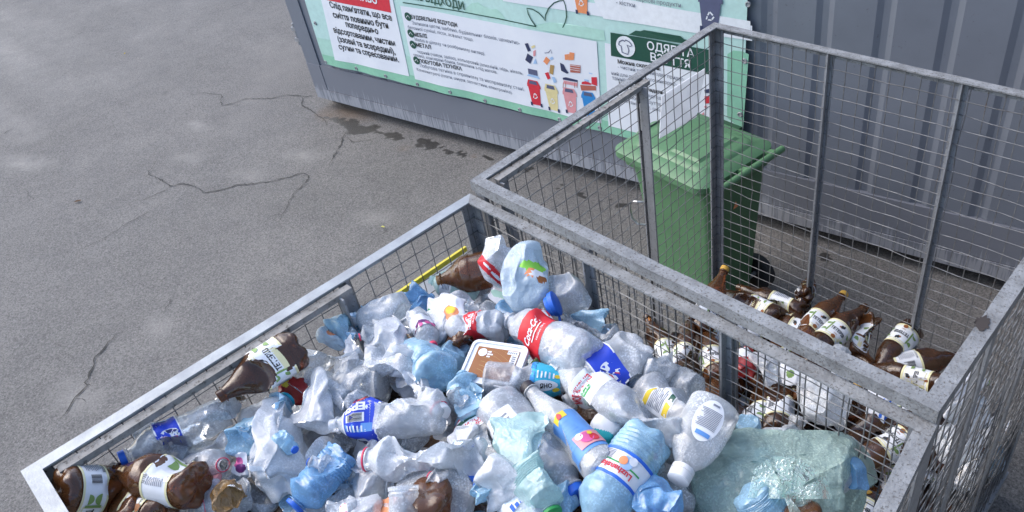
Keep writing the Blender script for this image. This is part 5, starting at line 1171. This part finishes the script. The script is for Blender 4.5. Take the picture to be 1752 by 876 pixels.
K((905,630), (925,640), .10, .04, 'white pouch with green vegetable print beside the food tub', 'white', -.125, seed=131, name='printed_pouch', cat='pouch', dents=6, depth=.4, spots=[(-.3,.3,.3,.6,'olive'), (.35,-.1,.3,.5,'greyink')])
K((945,615), (962,655), .11, .07, 'greyish clear crushed bottle under the wide red cola label', 'grey_clear', -.135, seed=132, name=CB_, cat='bottle', dents=9, depth=.5)
B((958,632), (968,655), .05, 'small bottle with bright green cap above the aqua sleeve', 'clear', 'soda', -.115, -.105, 133, None, 0, capm='capgreen', dents=0, depth=.2)
# ---- big green bag on the right
def green_bag():
    A, Bq = at(1140, 880, H - .29), at(1512, 842, H - .27); L = float(np.linalg.norm(Bq-A))
    V, F = blob_mesh(.14, .165, L/2, 141, 6, 9, .26, .03, 10, 0, 2)
    r = np.random.default_rng(5)                        # taut pleats running from the knot and corners
    knots = [np.array([.10, -.02, .02]), np.array([.06, .10, -.13]), np.array([.05, .11, .08]), np.array([.02, -.05, -.17])]
    for kp, cnt, am in zip(knots, (23, 15, 15, 13), (.020, .016, .016, .015)):
        d = V - kp; ang = np.arctan2(d[:, 1], d[:, 2]); dist = np.linalg.norm(d, axis=1); ph = r.uniform(0, 6)
        wv = (1 - np.abs(np.sin(ang*cnt/2 + ph + .8*np.sin(ang*2.3 + ph))))**5
        V[:, 0] += am*wv*np.exp(-dist/.11)*(V[:, 0] > -.03)
    o = mesh_obj('rubbish_bag', V, F, M['green_bag'], smooth=65); o.matrix_world = frame(A, Bq, 0); tag(o, 'pale green translucent rubbish bag full of bottles in the right front corner', 'rubbish bag')
    mb = MB(); rr_ = random.Random(2)                    # gathered tails of the knot
    bpy.context.view_layer.update(); inv = o.matrix_world.inverted(); kn = inv @ Vector(at(1345, 850, H - .105))
    for i in range(7):
        th = math.radians(20 + i*38); l_ = rr_.uniform(.05, .09); e = Vector((rr_.uniform(-.03, .005), math.cos(th)*l_, math.sin(th)*l_)); s_ = Vector((0, -math.sin(th), math.cos(th)))
        a0 = kn; w0 = .004; n = 6; Vv = []
        for k in range(n+1):
            f = k/n; c = a0 + e*f; wd = w0 + .017*f; lift = .006*math.sin(f*9 + i)
            for q in (-1, -.4, .15, 1): Vv.append(tuple(c + s_*wd*q + Vector((lift + .007*((q*7 + i) % 2 - .5)*f, 0, 0))))
        mb.add(Vv, [(4*k + j, 4*k + j + 1, 4*k + 5 + j, 4*k + 4 + j) for k in range(n) for j in range(3)])
    mb.obj('knot', M['green_bag'], o, 50)
green_bag()
B((1282,838), (1335,905), .085, 'light blue ribbed bottle poking from the torn green bag', 'blue', 'water', -.125, -.20, 142, dents=1, depth=.3, name='water_bottle')
B((1372,868), (1392,960), .072, 'brown round lidded pot in the mouth of the green bag', 'brown', 'jar', -.125, -.22, 143, dents=0, depth=.1, flat=0, wrinkle=0, petal=False, name='plastic_pot', cat='pot')
for i, (a, b, w_, m) in enumerate([((1250,790), (1330,830), .09, 'clear2'), ((1340,790), (1430,800), .10, 'milky'), ((1390,850), (1450,800), .09, 'clear2'), ((1210,850), (1255,800), .08, 'clear2'), ((1440,830), (1470,800), .07, 'blue2'), ((1220,800), (1290,770), .08, 'milky'), ((1300,765), (1380,760), .08, 'clear2'), ((1370,795), (1420,800), .06, 'milky'), ((1320,830), (1400,840), .09, 'milky'), ((1240,865), (1280,850), .08, 'milky'), ((1290,800), (1360,805), .08, 'blue')]):
    K(a, b, w_, .07, ['clear crushed bottle inside the green bag under its upper fold', 'milky crushed bottle inside the green bag near its far edge', 'clear crushed bottle inside the green bag towards the right rail', 'clear crushed bottle inside the green bag at its left edge', 'blue crushed bottle showing through the right corner of the green bag', 'milky crushed bottle inside the green bag beside the detergent flask', 'clear crushed bottle inside the green bag along its straight top edge', 'milky crushed bottle inside the green bag near the shared mesh', 'milky crushed bottle inside the green bag beside the brown pot', 'milky crushed bottle inside the green bag left of the light blue bottle', 'light blue crushed bottle in the middle of the green bag'][i], m, -.225, seed=150+i, name=CB_, cat='bottle', dents=9, depth=.45)
K((1430,800), (1445,812), .04, .03, 'yellow scrap inside the green bag', 'yellow', -.225, seed=158, name='label_scrap', cat='label', dents=5, depth=.4) if False else None
for i, (a, b, w_, m, lb) in enumerate([((250,790), (330,775), .09, 'clear2', 'clear crushed bottle squeezed between left pepsi coloured label and brown beer bottles'), ((430,700), (470,735), .08, 'milky', 'milky crushed bottle between the sky blue pair and the red net'),
        ((300,835), (390,855), .08, 'clear2', 'clear crushed bottle at the lower left beneath the golden foil'), ((230,770), (300,735), .08, 'clear', 'clear crushed bottle nearest the left mesh'), ((455,645), (520,625), .09, 'clear2', 'clear crushed bottle under the twisted beer bottle'),
        ((600,690), (560,700), .09, 'milky', 'milky crushed bottle between the red net and the lying blue sleeved bottle'), ((690,640), (730,655), .09, 'milky', 'milky crushed bottle below the sky blue lobed foot'), ((800,600), (770,620), .07, 'blue', 'small light blue crushed bottle left of the food tub'),
        ((1075,720), (1110,700), .08, 'clear2', 'clear crushed bottle wedged left of the yellow labelled bottle'), ((470,800), (430,830), .10, 'clear2', 'clear crushed bottle right of the golden foil'), ((720,760), (690,745), .08, 'clear', 'clear crushed bottle under the blue sleeved bottle')]):
    K(a, b, w_, .07, lb.replace('pepsi coloured', 'blue'), m, -.15, seed=170+i, name=CB_, cat='bottle', dents=9, depth=.42)
for i, (a, b, w_, m, cp, lb) in enumerate([((480,748), (505,770), .05, 'blue', 'capblue', 'small blue bottle with blue cap on the milky pieces at left centre'), ((655,565), (615,577), .055, 'clear', 'capred', 'small clear bottle with red cap in the upper left cluster'), ((800,690), (768,672), .05, 'clear', 'capwhite', 'small clear bottle with white cap under the blue torn bottle'),
        ((1070,690), (1048,712), .05, 'clear', 'capgreen', 'small clear bottle with green cap under the long water bottle'), ((560,800), (528,790), .05, 'clear', 'capblue', 'small clear bottle with blue cap beside the large milky piece'),
        ((760,830), (735,812), .05, 'clear', 'capred', 'small clear bottle with red cap over the beaded bottle'), ((830,850), (815,828), .05, 'blue', 'capblue', 'small light blue bottle with blue cap in the front centre')]):
    B(a, b, w_, lb, m, 'soda', -.085, -.08, 190+i, None, 0, capm=cp, dents=4, depth=.5, flat=.2, name=CB_)
# ---- loose crushed bottles in the gaps under the top layer
rg = random.Random(77); protos = []
specs = [('clear', 'soda'), ('clear2', 'water'), ('milky', 'soda'), ('grey_clear', 'soda'), ('brown', 'beer'), ('blue', 'water'), ('clear2', 'slim'), ('grey_clear', 'jug')]
def put(src, mat4, lbl, grp):
    c = src.copy(); COL.objects.link(c); c.matrix_world = mat4; c['label'] = lbl; c['group'] = grp
    for ch in src.children:
        d = ch.copy(); COL.objects.link(d); d.parent = c
    return c
gi = 0
for j in range(9):
    for i in range(10):
        a, b = (i + .5 + rg.uniform(-.3, .3))/10, (j + .5 + rg.uniform(-.3, .3))/9
        a = .09 + .82*a; b = .09 + .82*b
        p = (C1[0]*(1-a) + C1[3]*a)*(1-b) + (C1[1]*(1-a) + C1[2]*a)*b; z = H - .185 - .15*max(0, a-.55) - rg.uniform(0, .03); th = rg.uniform(0, 6.28); L = rg.uniform(.19, .24)
        k = gi % len(specs); m_, kd = specs[k]; tilt = rg.uniform(-.25, .25)
        d = np.array([math.cos(th)*math.cos(tilt), math.sin(th)*math.cos(tilt), math.sin(tilt)])*.11
        lbl = {'clear': 'crushed clear bottle', 'clear2': 'crushed frosted bottle', 'milky': 'crushed milky bottle', 'grey_clear': 'crushed greyish bottle', 'brown': 'crushed brown bottle', 'blue': 'crushed light blue bottle'}[m_] + ' half buried in the second layer of the front cage heap'
        c3 = np.array([p[0], p[1], z]); G_ = 'half buried bottles under the top layer'
        if gi < len(specs): protos.append(bottle(tuple(c3-d), tuple(c3+d), .088, lbl, m_, kd, seed=200+gi, dents=8, depth=.7, flat=.3, wrinkle=.05, name=CB_, group=G_))
        else: put(protos[k], frame(c3-d, c3+d, rg.uniform(0, 360)), lbl, G_)
        gi += 1

# ------------------------------------------------------------------ the rear cage's brown beer bottles
waste_base('bottle_waste', C2, .08, lambda a, b: H - 1.20 + .02*b, 'packed brown bottles filling the bottom of the rear cage', [(.035,.016,.008), (.06,.028,.014), (.02,.012,.01), (.25,.26,.27), (.05,.022,.01), (.03,.015,.01), (.12,.11,.09)], 9)
beer = []
def beer_at(A, Bq, roll, lbl, k=None, grp='brown beer bottles in the rear cage'):
    c = (np.array(A) + np.array(Bq))/2; d = np.array(Bq) - np.array(A); d = d/np.linalg.norm(d)*.165
    i = len(beer); k = (i if i < 9 else rg.randrange(9)) if k is None else k
    if i < 9:
        o = bottle(tuple(c-d), tuple(c+d), .106, lbl, 'brown2' if i % 3 else 'brown', 'beer', seed=300+i, design='beer', roll=roll, capm='capyellow' if i in (0, 1, 3, 6) else None, dents=[1, 2, 3, 1, 5, 2, 6, 2, 4][i], depth=[.3, .4, .6, .3, .7, .3, .8, .4, .6][i], flat=[.05, .08, .2, .05, .25, .05, .3, .1, .2][i], wrinkle=[.0, .01, .03, 0, .05, 0, .05, .01, .03][i], name='beer_bottle', group=grp)
    else: o = put(beer[k], frame(c-d, c+d, roll), lbl, grp)
    beer.append(o); return o
R_ = [((1204,548), (1231,482), -1.02, -.96, 40, 'brown beer bottle with its neck standing up beside the corner post of the rear cage'),
      ((1322,540), (1240,502), -1.03, -1.05, 0, 'brown beer bottle with crumpled label second along the back mesh'),
      ((1358,524), (1282,498), -1.06, -1.08, -60, 'brown beer bottle lying against the back mesh behind the corner post'),
      ((1378,573), (1434,514), -1.03, -1.02, 5, 'brown beer bottle with orange cap pointing at the back mesh'),
      ((1368,521), (1390,470), -1.00, -1.20, 180, 'brown beer bottle showing only its lobed foot near the back mesh'),
      ((1394,600), (1482,524), -1.00, -1.00, 0, 'brown beer bottle with yellow cap and label fully facing the viewer'),
      ((1488,560), (1470,642), -1.02, -1.06, -30, 'brown beer bottle standing on its neck with label turned aside'),
      ((1556,568), (1498,640), -1.03, -1.05, 20, 'brown beer bottle upside down next to the back post'),
      ((1600,660), (1490,630), -.99, -1.04, 0, 'brown beer bottle with label up in the right corner of the rear cage'),
      ((1530,630), (1624,612), -1.06, -1.05, 90, 'brown beer bottle whose neck reaches the right rail of the rear cage'),
      ((1350,552), (1270,530), -1.06, -1.07, 80, 'brown beer bottle with only a strip of label above the shared rail'),
      ((1390,576), (1310,548), -1.06, -1.08, 30, 'brown beer bottle with label low beside the shared rail'),
      ((1160,640), (1182,555), -1.02, -1.0, 0, 'brown beer bottle upright behind the shared mesh near its middle post'),
      ((1165,690), (1168,610), -1.0, -1.02, 40, 'brown beer bottle beneath the upright one behind the shared mesh'),
      ((1225,640), (1205,570), -1.03, -1.04, 0, 'brown beer bottle with white label left of the shared middle post'),
      ((1215,735), (1225,650), -1.0, -1.02, 10, 'brown beer bottle low behind the shared middle post'),
      ((1330,725), (1340,650), -1.0, -1.02, 180, 'brown beer bottle with upside down label behind the shared mesh'),
      ((1290,740), (1310,655), -1.02, -1.04, 60, 'brown beer bottle tilted left of the upside down label'),
      ((1345,665), (1290,650), -.99, -1.03, 90, 'brown beer bottle with crushed foot above the upside down label'),
      ((1430,665), (1480,720), -1.0, -1.03, 10, 'brown beer bottle with pale label below the shared rail'),
      ((1560,700), (1470,735), -.98, -1.0, 70, 'brown beer bottle with gold tinted neck in the near right corner of the rear cage'),
      ((1420,790), (1480,745), -1.0, -1.02, 0, 'brown beer bottle with label up low behind the green bag'),
      ((1530,760), (1470,790), -1.0, -1.02, 30, 'brown beer bottle lowest in the near right corner of the rear cage'),
      ((1250,660), (1290,600), -1.05, -1.06, 120, 'brown beer bottle behind the red piece in the rear cage'),
      ((1440,620), (1380,620), -1.07, -1.07, 0, 'brown beer bottle hidden just behind the shared rail'),
      ((1140,610), (1120,570), -1.06, -1.05, 60, 'brown beer bottle nearest the wheelie bin end of the heap')]
for pa, pb, ha, hb, ro, lb in R_: beer_at(at(*pa, H + ha), at(*pb, H + hb), ro, lb)
for i in range(44):
    a, b = rg.uniform(.14, .86), rg.uniform(.14, .86); p = (C2[0]*(1-a) + C2[3]*a)*(1-b) + (C2[1]*(1-a) + C2[2]*a)*b; th = rg.uniform(0, 6.28); tl = rg.uniform(-.3, .3)
    c3 = np.array([p[0], p[1], H - 1.13 + rg.uniform(-.03, .03)]); d = np.array([math.cos(th), math.sin(th), math.tan(tl)])*.1
    beer_at(c3-d, c3+d, rg.uniform(0, 360), 'brown beer bottle buried in the lower layer of the rear cage heap', grp='buried beer bottles in the rear cage')
K((1262,585), (1270,645), .10, .07, 'red and white crushed bottle behind the shared middle post', 'red_film', -.98, seed=401, name=CB_, cat='bottle', dents=9, depth=.5, spots=[(0,.05,1.2,.28,'lblwhite')])
K((1300,605), (1330,655), .12, .09, 'clear crushed bottle behind the shared mesh beside the red one', 'clear2', -.96, seed=402, name=CB_, cat='bottle', dents=10, depth=.5)
K((1340,625), (1375,650), .10, .06, 'white pouch with leaf print just below the shared rail', 'white', -.95, seed=403, name='printed_pouch', cat='pouch', dents=6, depth=.4, spots=[(.2,.2,.3,.3,'olive')])
K((1415,640), (1400,740), .15, .11, 'large clear crushed bottle standing behind the shared mesh', 'clear2', -.94, seed=404, name=CB_, cat='bottle', dents=10, depth=.45)
K((1345,715), (1375,735), .09, .07, 'small clear crushed bottle low behind the shared mesh', 'clear', -.97, seed=405, name=CB_, cat='bottle', dents=10, depth=.5)
K((1450,604), (1432,622), .09, .06, 'greenish clear bottle end peeping over the shared rail', 'clear2', -1.0, seed=406, name=CB_, cat='bottle', dents=6, depth=.4)
K((1480,690), (1530,705), .12, .05, 'white pouch with blue stripes under the shared rail', 'white', -.96, seed=407, name='printed_pouch', cat='pouch', dents=6, depth=.4, spots=[(.1,.6,.7,.12,'capblue'), (.1,.2,.7,.12,'capblue')])
xr = C2[2][0] - .10
for i, (px, py, w_, l_, lb, m) in enumerate([(1640,690,.14,.20,'milky crushed bottle inside the right mesh of the rear cage just under its rail','milky'), (1630,760,.12,.18,'milky crushed bottle inside the right mesh below the rail corner','milky'), (1695,735,.17,.22,'large milky crumpled bag bulging against the right mesh of the rear cage','milky'),
                                        (1690,775,.12,.16,'pale blue crushed bottle low behind the right mesh','blue_bag'), (1655,660,.10,.15,'white printed film high behind the right mesh','white'), (1640,805,.12,.17,'clear crushed bottle lowest behind the right mesh','clear2'), (1730,745,.10,.14,'white crumpled film far back behind the right mesh','white')]):
    p = at_axis(px, py, 0, xr); d = np.array([.02, .6, .5 if i % 2 else -.4]); d = d/np.linalg.norm(d)*l_/2
    K(tuple(p-d), tuple(p+d), w_, .10, lb, m, seed=420+i, name='crumpled_bag' if 'bag' in lb else ('printed_film' if 'film' in lb else CB_), cat='plastic bag' if 'bag' in lb else ('film' if 'film' in lb else 'bottle'), dents=11, depth=.5, ridge=.12, spots=[(.2,.1,.25,.2,'olive'), (-.3,-.3,.2,.2,'greyink')] if m == 'white' else ())
